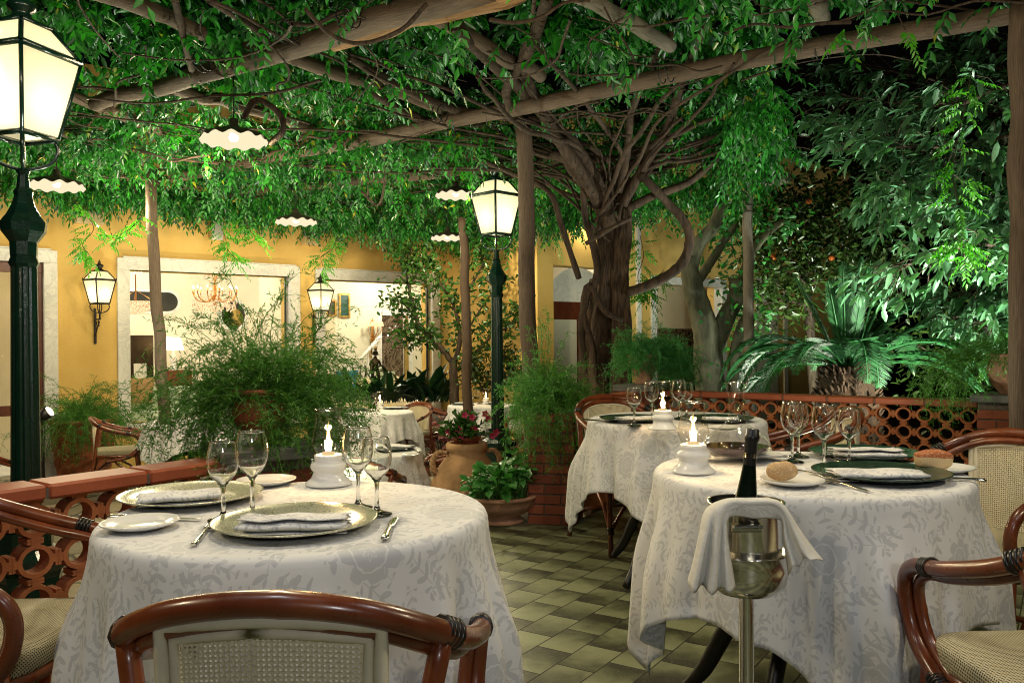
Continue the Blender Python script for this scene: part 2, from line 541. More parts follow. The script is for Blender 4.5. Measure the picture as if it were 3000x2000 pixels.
m = Mat('bread_crust', .75, .3); v = m.coord('Object'); n = m.noise(v, 22, 6); n2 = m.noise(v, 260, 3)
m.set('Base Color', m.mix((n2 > .58) * .5, m.ramp(n, [(.3, (.42, .24, .10)), (.65, (.62, .44, .24))]), (.8, .7, .5))); m.bump(n + n2, .6, .006); M['bread'] = m.m
m = Mat('bread_top', .8, .3); v = m.coord('Object'); x, y, z = m.sep(v); n = m.noise(v, 18, 5); n2 = m.noise(v, 300, 3)
m.set('Base Color', m.mix((z + (n - .5) * .02) > .034, (.66, .50, .28), m.mix((n2 > .56) * .5, (.40, .12, .04), (.72, .52, .34)))); m.bump(n + n2 * .5, .7, .006); M['bread_baked'] = m.m
M['flame'] = emit('candle_flame', (1.0, .62, .22), 14.0)
M['wax'] = emit('glowing_wax', (1.0, .72, .36), .55)
M['ironG'] = plain('green_cast_iron', (.004, .022, .014), .22, .6, var=.35, scale=14, bump=.15, bscale=60)
M['iron'] = plain('black_iron', (.012, .010, .008), .45, .4, var=.3, scale=40)
m = Mat('frosted_lit_glass', .4, .3)
e = m.nd('Emission'); e.inputs[0].default_value = (1, .87, .50, 1); e.inputs[1].default_value = .20
t = m.nd('BsdfTranslucent'); t.inputs[0].default_value = (.9, .88, .75, 1)
a = m.nd('AddShader'); m.ln(e.outputs[0], a.inputs[0]); m.ln(t.outputs[0], a.inputs[1]); m.surf(a.outputs[0]); M['frost'] = m.m
M['opal'] = emit('lit_opal_glass', (1.0, .86, .56), .6)
M['bulb'] = emit('lit_bulb', (1.0, .80, .45), 9.0)
M['crystal'] = thinglass('crystal', (1, .95, .85), .3, .6, .08)
m = Mat('lit_crystal', .2); e = m.nd('Emission'); n = m.noise(m.coord('Object'), 70, 2)
m.ln(m.ramp(n, [(.4, (.45, .22, .08)), (.62, (1.0, .78, .45))]), e.inputs[0]); e.inputs[1].default_value = 1.0; m.surf(e.outputs[0]); M['litcrystal'] = m.m
M['copper'] = plain('gilt_metal', (.55, .26, .08), .3, .5, 1.0, var=.2)
M['enamel'] = plain('dark_enamel', (.035, .03, .02), .35, .5, var=.2)

m = Mat('ochre_stucco', .9, .15); v = m.coord('Object'); n = m.noise(v, 1.1, 5, .6); n2 = m.noise(v, 30, 5)
m.set('Base Color', m.mix(n2 * .35, m.ramp(n, [(.3, (.62, .39, .105)), (.7, (.80, .56, .19))]), (.58, .38, .12))); m.bump(n2, .25, .01); M['ochre'] = m.m
m = Mat('white_marble', .45, .4); v = m.coord('Object'); n = m.noise(v, 3, 8, .7, 1.5)
m.set('Base Color', m.ramp(n, [(.35, (.62, .60, .55)), (.5, (.76, .75, .70)), (.54, (.60, .59, .56)), (.6, (.78, .76, .72))])); M['marble'] = m.m
M['cream'] = plain('cream_plaster', (.70, .66, .52), .85, .2, var=.05, scale=2)
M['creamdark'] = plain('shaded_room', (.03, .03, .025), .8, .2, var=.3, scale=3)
M['darkwood'] = plain('red_brown_wood', (.12, .03, .012), .4, .4, var=.3, scale=10)
m = Mat('terracotta', .85, .2); v = m.coord('Object'); n = m.noise(v, 6, 6, .6); n2 = m.noise(v, 45, 5)
m.set('Base Color', m.mix(n2 * .35, m.ramp(n, [(.3, (.30, .088, .034)), (.7, (.50, .18, .07))]), (.2, .08, .04))); m.bump(n2 + n, .45, .008); M['terra'] = m.m
m = Mat('red_coping', .5, .35); v = m.coord('Object'); n = m.noise(v, 5, 6, .6); n2 = m.noise(v, 90, 4)
m.set('Base Color', m.mix(n2 * .2, m.ramp(n, [(.3, (.24, .052, .02)), (.7, (.36, .092, .04))]), (.14, .05, .03))); m.bump(n2, .25, .004); M['coping'] = m.m
m = Mat('red_brick', .75, .25); v = m.coord('Object'); g = X(m.nd('NewGeometry').outputs['Random Per Island']); n = m.noise(v, 60, 5); n1 = m.noise(v, 9, 4)
m.set('Base Color', m.mix(n * .4, m.ramp(g * .6 + n1 * .4, [(.2, (.16, .042, .02)), (.8, (.29, .085, .042))]), (.09, .03, .02))); m.bump(n, .5, .006); M['brick'] = m.m
M['mortar'] = plain('dark_mortar', (.10, .085, .07), .95, .1, var=.3, scale=40, bump=.4)
M['oldclay'] = plain('weathered_clay', (.40, .24, .12), .9, .2, var=.35, scale=7, bump=.5, bscale=35)
M['pinkclay'] = plain('lichened_clay', (.36, .20, .13), .9, .2, var=.4, scale=9, bump=.5, bscale=40)
M['carved'] = plain('carved_terracotta', (.25, .075, .03), .7, .3, var=.4, scale=7, bump=.5, bscale=18)
M['stonecap'] = plain('grey_stone', (.12, .12, .11), .85, .2, var=.35, scale=18, bump=.4)
m = Mat('flagstones', .7, .3); v = m.coord('Object'); vo = m.vor(v, 2.3, 'DISTANCE_TO_EDGE'); d = X(vo.outputs['Distance']); vc = m.vor(v, 2.3); n = m.noise(v, 18, 6)
cc = m.nd('SeparateColor'); m.ln(vc.outputs['Color'], cc.inputs[0])
c = m.ramp(X(cc.outputs[0]) * .6 + n * .4, [(.2, (.10, .085, .055)), (.8, (.26, .22, .14))])
m.set('Base Color', m.mix(d < .03, c, (.035, .03, .02))); m.bump(n * .4 + xmin(d * 8, 1.0), .4, .01); M['flag'] = m.m
M['soil'] = plain('garden_soil', (.02, .015, .010), .95, .1, var=.4, scale=14, bump=.7, bscale=20)
M['concrete'] = plain('worn_concrete', (.11, .095, .06), .9, .2, var=.35, scale=9, bump=.5, bscale=50)
M['log'] = wood_log('weathered_log', (.035, .022, .013), (.15, .098, .062))
M['loggrey'] = wood_log('grey_post_wood', (.10, .085, .065), (.25, .215, .165))
M['splitlog'] = wood_log('split_orange_log', (.10, .045, .015), (.36, .19, .07))
M['wire'] = plain('tie_wire', (.02, .02, .018), .4, .5, .6)
M['vinebark'] = bark('vine_bark', (.010, .006, .004), (.062, .038, .022))
M['oldbark'] = bark('wisteria_trunk_bark', (.006, .004, .0025), (.085, .050, .028), (20, 20, 3.2), bs=1.0)
M['cycadbark'] = bark('cycad_bark', (.006, .004, .002), (.055, .028, .012), (12, 12, 12))
M['greybark'] = bark('grey_green_bark', (.036, .040, .024), (.15, .145, .09), (5, 5, 1.6), bs=.35)
M['darkbark'] = bark('dark_bark', (.02, .015, .010), (.085, .06, .04))
M['wist'] = leafmat('wisteria_leaf', (.005, .042, .010), (.030, .19, .024), .34, .30, (.32, .30, .03))
M['fern'] = leafmat('asparagus_fern_leaf', (.025, .105, .012), (.08, .23, .025), .5, .28)
M['fernbright'] = leafmat('bright_fern_leaf', (.02, .14, .035), (.06, .26, .06), .5, .3)
M['magn'] = leafmat('broad_grey_green_leaf', (.045, .14, .06), (.11, .23, .115), .34, .15)
M['citrus'] = leafmat('dark_glossy_leaf', (.012, .030, .006), (.035, .07, .012), .3, .12)
M['camel'] = leafmat('camellia_leaf', (.014, .055, .012), (.05, .13, .02), .26, .15)
M['cycad'] = leafmat('cycad_leaf', (.014, .055, .020), (.030, .13, .035), .5, .2, None, .25)
M['aspid'] = leafmat('aspidistra_leaf', (.006, .028, .010), (.014, .05, .016), .28, .08)
M['bego'] = leafmat('begonia_leaf', (.025, .13, .025), (.08, .27, .06), .35, .2)
M['pink'] = leafmat('pink_leaf', (.30, .04, .06), (.55, .25, .25), .4, .2)
M['flower'] = plain('dark_pink_petal', (.30, .015, .05), .5, .3, var=.3, scale=40)
M['orange'] = plain('orange_peel', (.32, .07, .008), .45, .4, var=.2)
M['sofa'] = plain('cream_upholstery', (.62, .55, .38), .9, .2, var=.06)
M['bluecush'] = plain('blue_cushion', (.03, .22, .38), .9, .2, var=.2)
M['palecush'] = plain('pale_striped_cushion', (.45, .55, .42), .9, .2, var=.3, scale=20)
M['tancush'] = plain('tan_cushion', (.45, .30, .15), .9, .2, var=.2)
M['bronze'] = plain('dark_bronze', (.035, .022, .012), .35, .5, .8, var=.4)
M['gilt'] = plain('gilt_frame_wood', (.40, .24, .06), .4, .5, .6, var=.4, scale=30)
M['canvas'] = plain('dark_canvas', (.06, .05, .03), .5, .4, var=.6, scale=12)
M['greenboard'] = plain('dark_green_panel', (.01, .06, .05), .4, .4, var=.1)
M['mirror'] = plain('mirror', (.75, .74, .68), .03, .5, 1.0, var=.02)
m = Mat('dark_marble', .15, .5); v = m.coord('Object'); n = m.noise(v, 5, 8, .7, 2.0)
m.set('Base Color', m.ramp(n, [(.45, (.035, .022, .014)), (.5, (.22, .17, .12)), (.55, (.04, .025, .016))])); M['dkmarble'] = m.m
M['brass'] = plain('brass', (.55, .40, .16), .25, .5, 1.0, var=.1)
M['plastic'] = plain('cream_plastic', (.55, .42, .22), .5, .4, var=.05)
M['whitebox'] = plain('white_plastic', (.72, .72, .70), .5, .4, var=.05)
M['blackplastic'] = plain('black_plastic', (.008, .008, .008), .4, .5, var=.2)
# ------------------------------------------------------------------ chairs
def chair_meshes():
    half = [(0, .245, .812), (.12, .232, .798), (.205, .185, .760), (.252, .09, .712), (.266, -.06, .668), (.262, -.19, .640),
            (.255, -.246, .598), (.248, -.252, .53), (.243, -.215, .455), (.24, -.12, .40), (.237, 0, .375), (.233, .09, .365)]
    full = [(-x, y, z) for x, y, z in half[:0:-1]] + half
    path = smooth_path(full, 5)
    rail = MB(); rail.tube(path, [.0178 * (1.07 if i % 12 == 6 else 1) for i in range(len(path))], 12)
    p2 = [Vector(p) for p in path]
    off = []
    for i, p in enumerate(p2):
        c = Vector((0, 0, .52))
        d = (p - c); d.normalize()
        t = (p2[min(i + 1, len(p2) - 1)] - p2[max(i - 1, 0)]).normalized()
        d = (d - t * d.dot(t)).normalized()
        q = p - d * .029 + Vector((0, .002, -.004))
        off.append(q)
    inner = MB(); inner.tube(off[8:-8], [.0128 * (1.08 if i % 13 == 4 else 1) for i in range(len(off) - 16)], 10)
    ex = {}
    ex['rail'] = rail; ex['inner_cane'] = inner
    legs = []
    for sx in (-1, 1):
        a = MB(); a.tube([(sx * .222, -.205, .44), (sx * .228, -.225, .22), (sx * .236, -.25, 0)], [.017, .016, .0145], 10, 3)
        b = MB(); b.tube([(sx * .226, .15, .736), (sx * .200, .172, .60), (sx * .188, .188, .43), (sx * .205, .235, .2), (sx * .222, .285, 0)], [.0165, .0165, .0165, .016, .0145], 10, 4)
        legs += [a, b]
    ex['leg'] = legs
    br = MB()
    for sx in (-1, 1):
        br.tube([(sx * .228, -.23, .13), (sx * .22, -.14, .25), (sx * .2, -.02, .33), (sx * .16, .02, .415)], .011, 8, 4)
        br.tube([(sx * .215, .25, .13), (sx * .21, .16, .25), (sx * .2, .06, .33), (sx * .16, .02, .415)], .011, 8, 4)
    br.tube([(-.228, -.232, .13), (-.12, -.21, .26), (0, -.2, .33), (.12, -.21, .26), (.228, -.232, .13)], .011, 8, 4)
    br.tube([(-.22, .25, .16), (.22, .25, .16)], .011, 8)
    ex['brace'] = br
    # seat
    def outline(sc, n=40):
        pts = []
        for i in range(n):
            a = 2 * PI * i / n
            c, s_ = cos(a), sin(a)
            e = .42
            x = math.copysign(abs(c) ** e, c); y = math.copysign(abs(s_) ** e, s_)
            w = .232 - .035 * (y * .5 + .5)
            pts.append((x * w * sc, y * .225 * sc - .015))
        return pts
    seat = MB(); n = 40
    rings = [(1.0, .425), (1.02, .434), (1.02, .466), (1.0, .475), (.9, .479), (.5, .484), (.02, .485)]
    vs, uv, fs = [], [], []
    for k, (sc, z) in enumerate(rings):
        for j, (x, y) in enumerate(outline(sc, n)):
            vs.append((x, y, z)); e = z if k < 4 else .475
            dn = .475 - e
            uv.append((x * (1 + dn * 4), y * (1 + dn * 4)))
    for k in range(len(rings) - 1):
        for j in range(n): fs.append((k * n + j, k * n + (j + 1) % n, (k + 1) * n + (j + 1) % n, (k + 1) * n + j))
    fs.append(tuple(range((len(rings) - 1) * n, len(rings) * n))); fs.append(tuple(range(n))[::-1])
    seat.add(vs, fs, True, uv)
    ex['seat'] = seat
    fr = MB(); o = outline(.97, 24)
    fr.tube([(x, y, .412) for x, y in o + o[:1]], .0165, 8)
    ex['seat_frame'] = fr
    # back panel
    def bp(u, v):
        x = (u - .5) * .30 * (1 - .05 * (1 - v)); y = .214 - 1.0 * x * x + .022 * v; return Vector((x, y - .006, .455 + v * (.336 - .75 * x * x)))
    bk = MB(); nu, nv = 16, 10
    vs = [bp(i / nu, j / nv) for j in range(nv + 1) for i in range(nu + 1)]
    uv = [(i / nu * .30, j / nv * .36) for j in range(nv + 1) for i in range(nu + 1)]
    bk.add(vs, [(j * (nu + 1) + i, j * (nu + 1) + i + 1, (j + 1) * (nu + 1) + i + 1, (j + 1) * (nu + 1) + i) for j in range(nv) for i in range(nu)], True, uv)
    ex['backrest'] = bk
    pp = MB()
    edge = [bp(0, j / 8) for j in range(9)] + [bp(i / 10, 1) for i in range(1, 11)] + [bp(1, 1 - j / 8) for j in range(1, 9)]
    pp.tube([p + Vector((0, .006, -.004)) for p in edge], .0105, 8)
    pp.tube([p + Vector(((.5 - (p.x > 0)) * .036, .004, -.021)) for p in edge], .008, 8)
    ex['piping'] = pp
    bd = []
    def wrap(p, t, r):
        q = MB(); p, t = Vector(p), Vector(t).normalized()
        for k in (-.015, -.005, .005, .015):
            q.tube([p + t * (k - .0045), p + t * (k - .002), p + t * (k + .002), p + t * (k + .0045)], [r * .95, r * 1.05, r * 1.05, r * .95], 10)
        return q
    for sx in (-1, 1):
        bd.append(wrap((sx * .231, .140, .738), (sx * .5, -.75, -.42), .0225))
        bd.append(wrap((sx * .264, -.125, .655), (sx * .05, 1, .24), .0215))
        bd.append(wrap((sx * .241, -.13, .402), (0, 1, -.25), .0205))
        bd.append(wrap((sx * .228, -.232, .135), (0, .05, 1), .020))
    ex['binding'] = bd
    return ex
CH = {}
def build_chair(label, loc, rz, group):
    t = thing('rattan_armchair', label, 'chair', loc, rz, group)
    ex = chair_meshes()
    ex['rail'].build('arm_rail', M['rattan'], t); ex['inner_cane'].build('inner_cane', M['rattan'], t)
    for l in ex['leg']: l.build('leg', M['rattan'], t)
    ex['brace'].build('brace', M['rattan'], t); ex['seat'].build('seat', M['seatweave'], t); ex['seat_frame'].build('seat_frame', M['rattan'], t)
    b = ex['backrest'].build('backrest', M['cane'], t); ex['piping'].build('piping', M['piping'], b)
    for q in ex['binding']: q.build('binding', M['binding'], t)
    return t
A_CH = 'rattan armchairs on the near terrace'; B_CH = 'rattan armchairs in the lower courtyard'
deg = math.radians
chair0 = build_chair('rattan armchair seen from behind in the foreground, nearest the camera', (-.325, 1.345, 0), deg(179), A_CH)
for lab, x, y, z, a, g in [
    ('rattan armchair with a woven seat at the bottom left, beside the pierced terracotta balustrade', -1.30, 2.03, 0, 88, A_CH),
    ('rattan armchair with its woven seat filling the bottom right corner', 1.165, 1.70, 0, 181, A_CH),
    ('rattan armchair whose tall cane back stands at the right edge, beside the red crusted roll', 1.56, 2.82, 0, -60, A_CH),
    ('rattan armchair seen side on behind the wine glasses, against the pierced terracotta wall', 1.37, 3.98, 0, -95, A_CH),
    ('rattan armchair with its cane back facing us, between the brick pillar and the rear table', .64, 4.76, 0, 22, A_CH),
    ('rattan armchair tucked behind the candle lamp of the left table, its back toward us', -1.02, 5.66, LOW, 180, B_CH),
    ('rattan armchair half hidden behind the big clay jar with pink flowers', -.50, 6.75, LOW, -95, B_CH),
    ('rattan armchair with a round back right of the far table below the statue', -1.28, 10.45, LOW, -28, B_CH),
    ('rattan armchair turned sideways between the two far tables, its legs fully seen', -1.0, 11.0, LOW, 100, B_CH),
    ('rattan armchair at the far table, right of the foot of the dark green lamp post', .12, 10.7, LOW, -80, B_CH),
    ('rattan armchair in front of the carved terracotta planter by the yellow wall', -4.25, 9.0, LOW, 112, B_CH),
    ('rattan armchair cut off by the left edge of the photo, behind the green lamp post', -4.2, 6.5, LOW, 75, B_CH)]:
    dup(chair0, (x, y, z), deg(a), lab, g)

# ------------------------------------------------------------------ tables and cloths
def make_table(label, loc, R, group):
    t = thing('round_table', label, 'table', loc, rnd.uniform(0, 6), group)
    q = MB(); q.lathe([(.0, .728), (R - .01, .728), (R - .004, .732), (R - .004, .752), (R - .01, .755), (.0, .755)], 48, smooth=False); q.build('tabletop', M['darkbark'], t)
    q = MB(); q.lathe([(.05, .3), (.035, .34), (.032, .6), (.06, .70), (.12, .727)], 16); q.build('column', M['blackplastic'], t)
    for k in range(4):
        a = k * PI / 2
        q = MB(); q.tube([(cos(a) * r, sin(a) * r, z) for r, z in ((.03, .42), (.12, .40), (.24, .26), (.33, .10), (.40, .018))], None, 8, 4, flat=([.02, .022, .022, .02, .018], [.026, .03, .03, .026, .018]), up=None)
        q.build('leg', M['blackplastic'], t)
    return t
def make_cloth(label, c, R, half, rot, seed, group, nf=10, amp=.05, rnd_corner=.25, flare=.10, floor=0.0):
    g = random.Random(seed)
    ph = [g.uniform(0, 6.28) for _ in range(6)]
    top = .762; n = 216
    rows = [R * x for x in (.0001, .2, .4, .55, .7, .8, .88, .94, .98)] + [R + .0, R + .006, R + .012, R + .02, R + .032]
    nsk = 26
    vs, uv, fs = [], [], []
    tot = len(rows) + nsk
    for j in range(n):
        a = 2 * PI * j / n
        m_ = max(abs(cos(a - rot)), abs(sin(a - rot)))
        e = 1 / ((abs(cos(a - rot)) ** 6 + abs(sin(a - rot)) ** 6) ** (1 / 6))
        rm = half * (1 / m_ * (1 - rnd_corner) + e * rnd_corner)
        corner = (1 / m_ - 1) / .414
        L = [r for r in rows] + [R + .032 + (rm - R - .032) * (k + 1) / nsk for k in range(nsk)]
        f1 = 1 - 2 * (1 - abs(sin(nf * .5 * a + ph[0] + .5 * sin(2 * a + ph[1])))) ** 1.5; f2 = cos((nf * 2 - 3) * a + ph[2] + .9 * sin(3 * a)); f3 = cos(5 * a + ph[3])
        f = (f1 * .62 + f2 * .3 + f3 * .35)
        f = f if f > 0 else f * .75
        for i, r in enumerate(L):
            h = r - R
            if h <= 0: x, z = r, top + .0015 * sin(r * 31 + a * 3 + ph[4]) * sin(a * 5)
            else:
                b = .022
                if h < b * PI / 2: x, z = R + b * sin(h / b), top - b * (1 - cos(h / b))
                else:
                    d = h - b * PI / 2
                    s_ = min(1, d / .30); s_ = s_ * s_ * (3 - 2 * s_)
                    A = amp * s_ * (1 + .5 * corner)
                    x = R + b + flare * d + A * f + .02 * s_ * corner * cos(4 * nf * a)
                    z = top - b - d * (.985 - .05 * s_)
                    if z < floor + .006: x += (floor + .006 - z) * .5; z = floor + .006 + .004 * abs(f1)
            vs.append((x * cos(a), x * sin(a), z)); uv.append((r * cos(a) + seed * .37, r * sin(a) + seed * .21))
    m = tot
    for j in range(n):
        k = (j + 1) % n
        for i in range(m - 1): fs.append((j * m + i, j * m + i + 1, k * m + i + 1, k * m + i))
    q = MB(); q.add(vs, fs, True, uv)
    o = q.build('tablecloth', M['damask'], None); o.location = c
    sm = o.modifiers.new('hem', 'SOLIDIFY'); sm.thickness = .0025; sm.offset = -1
    return tag(o, label, 'tablecloth', group)
TL, TR, TB = Vector((-.495, 1.945, 0)), Vector((.868, 2.485, 0)), Vector((.80, 4.12, 0))
TM, TF, TG, TW = Vector((-1.2, 6.45, LOW)), Vector((-1.62, 10.0, LOW)), Vector((-.40, 10.9, LOW)), Vector((-3.45, 9.0, LOW))
g1, g2 = 'round dining tables', 'white tablecloths'
for lab, cl, c, R, half, rot, seed, kw in [
    ('round table under the long white cloth in the left foreground', 'white floral cloth reaching down the left foreground table', TL, .414, .92, .75, 1, dict(nf=14, amp=.050, flare=.05)),
    ('round table under the white cloth behind the silver wine cooler', 'white floral cloth with a pointed corner hanging behind the wine cooler', TR, .425, .80, .72, 2, dict(nf=10, amp=.055, flare=.07)),
    ('round table under the white cloth at the back of the terrace', 'white floral cloth on the rear terrace table, one corner nearly on the tiles', TB, .41, .76, .60, 3, dict(nf=11, amp=.05, flare=.08)),
    ('round table in the lower courtyard just behind the left candle lamp', 'pale cloth on the courtyard table left of the clay jar', TM, .48, .80, .3, 4, dict(nf=12, amp=.05)),
    ('round table in the courtyard below the fishing boy statue', 'white cloth on the far table below the fishing boy statue', TF, .42, .75, .9, 5, dict(nf=13, amp=.05)),
    ('round table in the courtyard half hidden by the green lamp post', 'white cloth on the far table behind the green lamp post', TG, .42, .75, .5, 6, dict(nf=13, amp=.05)),
    ('round table mostly hidden behind the feathery plant in the urn', 'white cloth beside the chair near the carved planter, mostly hidden by foliage', TW, .45, .74, .4, 7, dict(nf=12, amp=.05))]:
    make_table(lab, c, R, g1)
    make_cloth(cl, c, R, half, rot, seed, g2, **kw)

# ------------------------------------------------------------------ tableware
TZ = .7645
def on(px, py, z=TZ): return onz(px, py, z)
def lathe_thing(name, prof, mat, n=40):
    q = MB(); q.lathe(prof, n); return q.build(name, mat)
# chargers
def charger(mat):
    return lathe_thing('charger_plate', [(0, .004), (.10, .004), (.115, .006), (.135, .013), (.168, .020), (.172, .0195), (.170, .0165), (.135, .009), (.112, .001), (.09, 0), (0, 0)], mat, 56)
def cp(o, loc, label, cat=None, group=None, rz=0.0, sc=1.0):
    c = o.copy(); COL.objects.link(c); c.location = loc; c.rotation_euler = (0, 0, rz); c.scale = (sc,) * 3
    return tag(c, label, cat, group)
def place(o, loc, label, cat, group, rz=0.0, sc=1.0):
    o.location = loc; o.rotation_euler = (0, 0, rz); o.scale = (sc,) * 3
    return tag(o, label, cat, group)
gp, gb, gn, gg, gl, gc = 'charger plates', 'small white bread plates', 'folded damask napkins', 'empty wine glasses', 'candle lamps on the tables', 'cutlery on the tables'
low = LOW + TZ
c1 = charger(M['crackle']); place(c1, on(679, 1209), 'gold crackled charger plate in front on the left table, nearest the foreground chair', 'plate', gp)
cp(c1, on(440, 1147), 'gold crackled charger plate at the back left of the left table, by the terracotta wall', 'plate', gp, 1.0)
c2 = charger(M['greenplate']); place(c2, on(2022, 1096), 'dark green charger plate at the front of the right table beside the round roll', 'plate', gp, sc=1.06)
cp(c2, on(1985, 1048), 'dark green charger plate at the back of the right table, behind the front napkin', 'plate', gp, 1, 1.0)
cp(c2, on(1452, 966), 'dark charger plate at the left of the rear terrace table', 'plate', gp, 1, .95)
cp(c2, on(1650, 966), 'dark charger plate at the right of the rear terrace table, behind the decanter', 'plate', gp, 2, .95)
for (px, py, lab) in [(905, 1032, 'dark charger plate on the courtyard table left of the clay jar'), (820, 941, 'dark charger plate at the left of the far table below the statue'),
                      (908, 938, 'dark charger plate right of the candle on the far table below the statue'), (1062, 928, 'dark charger plate at the left of the far table behind the lamp post'),
                      (1128, 927, 'dark charger plate right of the candle on the far table behind the lamp post')]:
    cp(c2, on(px, py, low), lab, 'plate', gp, 1, .9)
# bread plates
bpz = lathe_thing('bread_plate', [(0, .005), (.045, .005), (.056, .008), (.076, .0155), (.080, .0155), (.079, .0125), (.058, .004), (.042, 0), (0, 0)], M['china'], 44)
place(bpz, on(322, 1211), 'empty white bread plate at the left edge of the left table', 'plate', gb)
for px, py, lab, sc in [(612, 1111, 'white bread plate behind the wine glasses of the left table', 1), (1820, 1112, 'white bread plate holding the round floury roll', 1.05),
                        (2168, 1082, 'white bread plate holding the red crusted roll', 1.05), (1698, 1046, 'white plate under the wine decanter', 1.32), (1662, 986, 'white bread plate behind the decanter on the rear terrace table', .95)]:
    cp(bpz, on(px, py), lab, 'plate', gb, sc=sc)
cp(bpz, on(942, 1046, low), 'white bread plate at the front of the courtyard table', 'plate', gb, sc=.9)
# napkins
def napkin_mesh(w, d, th, seed, roll=True):
    g = random.Random(seed)
    # cross-section of a cloth folded over itself several times
    prof = []
    lay = 4 if roll else 3
    for k in range(lay):
        z = th * (.18 + k * .9)
        ys = [(-.5 + .02 * k), -.25, 0, .25, (.5 - .03 * k)]
        if k % 2: ys = ys[::-1]
        for i, y in enumerate(ys): prof.append((y * d, z + th * .18 * sin(y * 5 + k)))
        if k < lay - 1:
            e = ys[-1]; prof.append((e * d + math.copysign(th * .5, e), z + th * .45))
    sp = smooth_path([(0, y, z) for y, z in prof], 3)
    nx = 14; acc = [0]
    for i in range(1, len(sp)): acc.append(acc[-1] + (sp[i] - sp[i - 1]).length)
    vs, uv, fs = [], [], []
    for i in range(nx + 1):
        x = (i / nx - .5) * w
        wob = .0015 * sin(i * 1.1 + seed); wz = .0006 * sin(i * .8 + seed * 2)
        for j, p in enumerate(sp):
            e = .004 * sin(j * .7 + seed) if i in (0, nx) else 0
            vs.append((x + e, p.y + wob * (p.z / th), max(.0006, p.z + wz * p.z / th))); uv.append((x + seed, acc[j]))
    m = len(sp)
    for i in range(nx):
        for j in range(m - 1): fs.append((i * m + j, (i + 1) * m + j, (i + 1) * m + j + 1, i * m + j + 1))
    q = MB(); q.add(vs, fs, True, uv)
    o = q.build('folded_napkin', M['damask_napkin'])
    s = o.modifiers.new('cloth', 'SOLIDIFY'); s.thickness = .0022; s.offset = 0
    return o
np1 = napkin_mesh(.215, .088, .009, 1)
PZ = TZ + .0065
place(np1, onz(677, 1215, PZ), 'white floral napkin rolled flat on the front gold charger of the left table', 'napkin', gn, .04)
np2 = napkin_mesh(.19, .10, .010, 2, False)
place(np2, onz(415, 1150, PZ), 'pale napkin folded over on the back left gold charger', 'napkin', gn, .35)
np3 = napkin_mesh(.235, .12, .009, 3, False)
place(np3, onz(2012, 1096, PZ), 'white floral napkin folded wide on the front green charger of the right table', 'napkin', gn, -.06)
np4 = napkin_mesh(.21, .11, .009, 4)
place(np4, onz(1988, 1049, PZ), 'white floral napkin folded on the back green charger of the right table', 'napkin', gn, -.1)
cp(np2, onz(1463, 966, PZ), 'cream napkin folded on the left charger of the rear terrace table', 'napkin', gn, .2, .95)
cp(np2, onz(1655, 966, PZ), 'cream napkin folded on the right charger of the rear terrace table', 'napkin', gn, -.3, .85)
cp(np2, onz(925, 1028, low + .005), 'white napkin folded on the courtyard table left of the clay jar', 'napkin', gn, -.3, .95)
cp(np2, onz(822, 940, low + .005), 'white napkin folded on the left charger of the far table below the statue', 'napkin', gn, .2, .9)
cp(np2, onz(908, 937, low + .005), 'white napkin folded on the right charger of the far table below the statue', 'napkin', gn, -.2, .9)
cp(np2, onz(1060, 927, low + .005), 'white napkin folded on the left charger of the far table behind the lamp post', 'napkin', gn, .2, .9)
cp(np2, onz(1128, 926, low + .005), 'white napkin folded on the right charger of the far table behind the lamp post', 'napkin', gn, -.2, .9)
# wine glasses
def curve(prof, k=5):
    return [(max(0, p.x), p.z) for p in smooth_path([(r, 0, z) for r, z in prof], k)]
def wineglass(h, rb):
    q = MB()
    q.mi = 1                                   # solid foot and stem
    q.lathe([(0, .002), (.02, .002), (.0335, 0), (.034, .0008), (.033, .0022), (.018, .0055), (.008, .011), (.0050, .02), (.0044, h * .20), (.0044, h * .32), (.0055, h * .41), (.009, h * .45), (.012, h * .463), (.008, h * .468), (0, h * .466)], 32)
    q.mi = 0                                   # thin blown bowl
    oc = curve([(.009, h * .455), (rb * .45, h * .497), (rb * .74, h * .56), (rb * .93, h * .645), (rb, h * .73), (rb * .97, h * .84), (rb * .88, h * .94), (rb * .80, h)], 6)
    ic = []
    for i, (r, z) in enumerate(oc):
        (r0, z0), (r1, z1) = oc[max(i - 1, 0)], oc[min(i + 1, len(oc) - 1)]
        tx, tz = r1 - r0, z1 - z0; l_ = math.hypot(tx, tz); th = .0009 + .0022 * max(0, 1 - i / 14)
        ic.append((max(.0004, r - tz / l_ * th), z + tx / l_ * th))
    q.lathe(oc + ic[::-1], 56)
    q.mi = 1
    q.tube([(rb * .80 * cos(2 * PI * i / 44), rb * .80 * sin(2 * PI * i / 44), h) for i in range(45)], .0008, 6, cap=False)
    return q.build('wine_glass', [M['glass'], M['glass_solid']])
gA = wineglass(.172, .034); gB = wineglass(.188, .0355)
place(gB, on(580, 1181), 'tall empty wine glass second from the left on the left table', 'wine glass', gg)
place(gA, on(513, 1193), 'smaller empty wine glass left of the napkin on the left table, behind the fork', 'wine glass', gg)
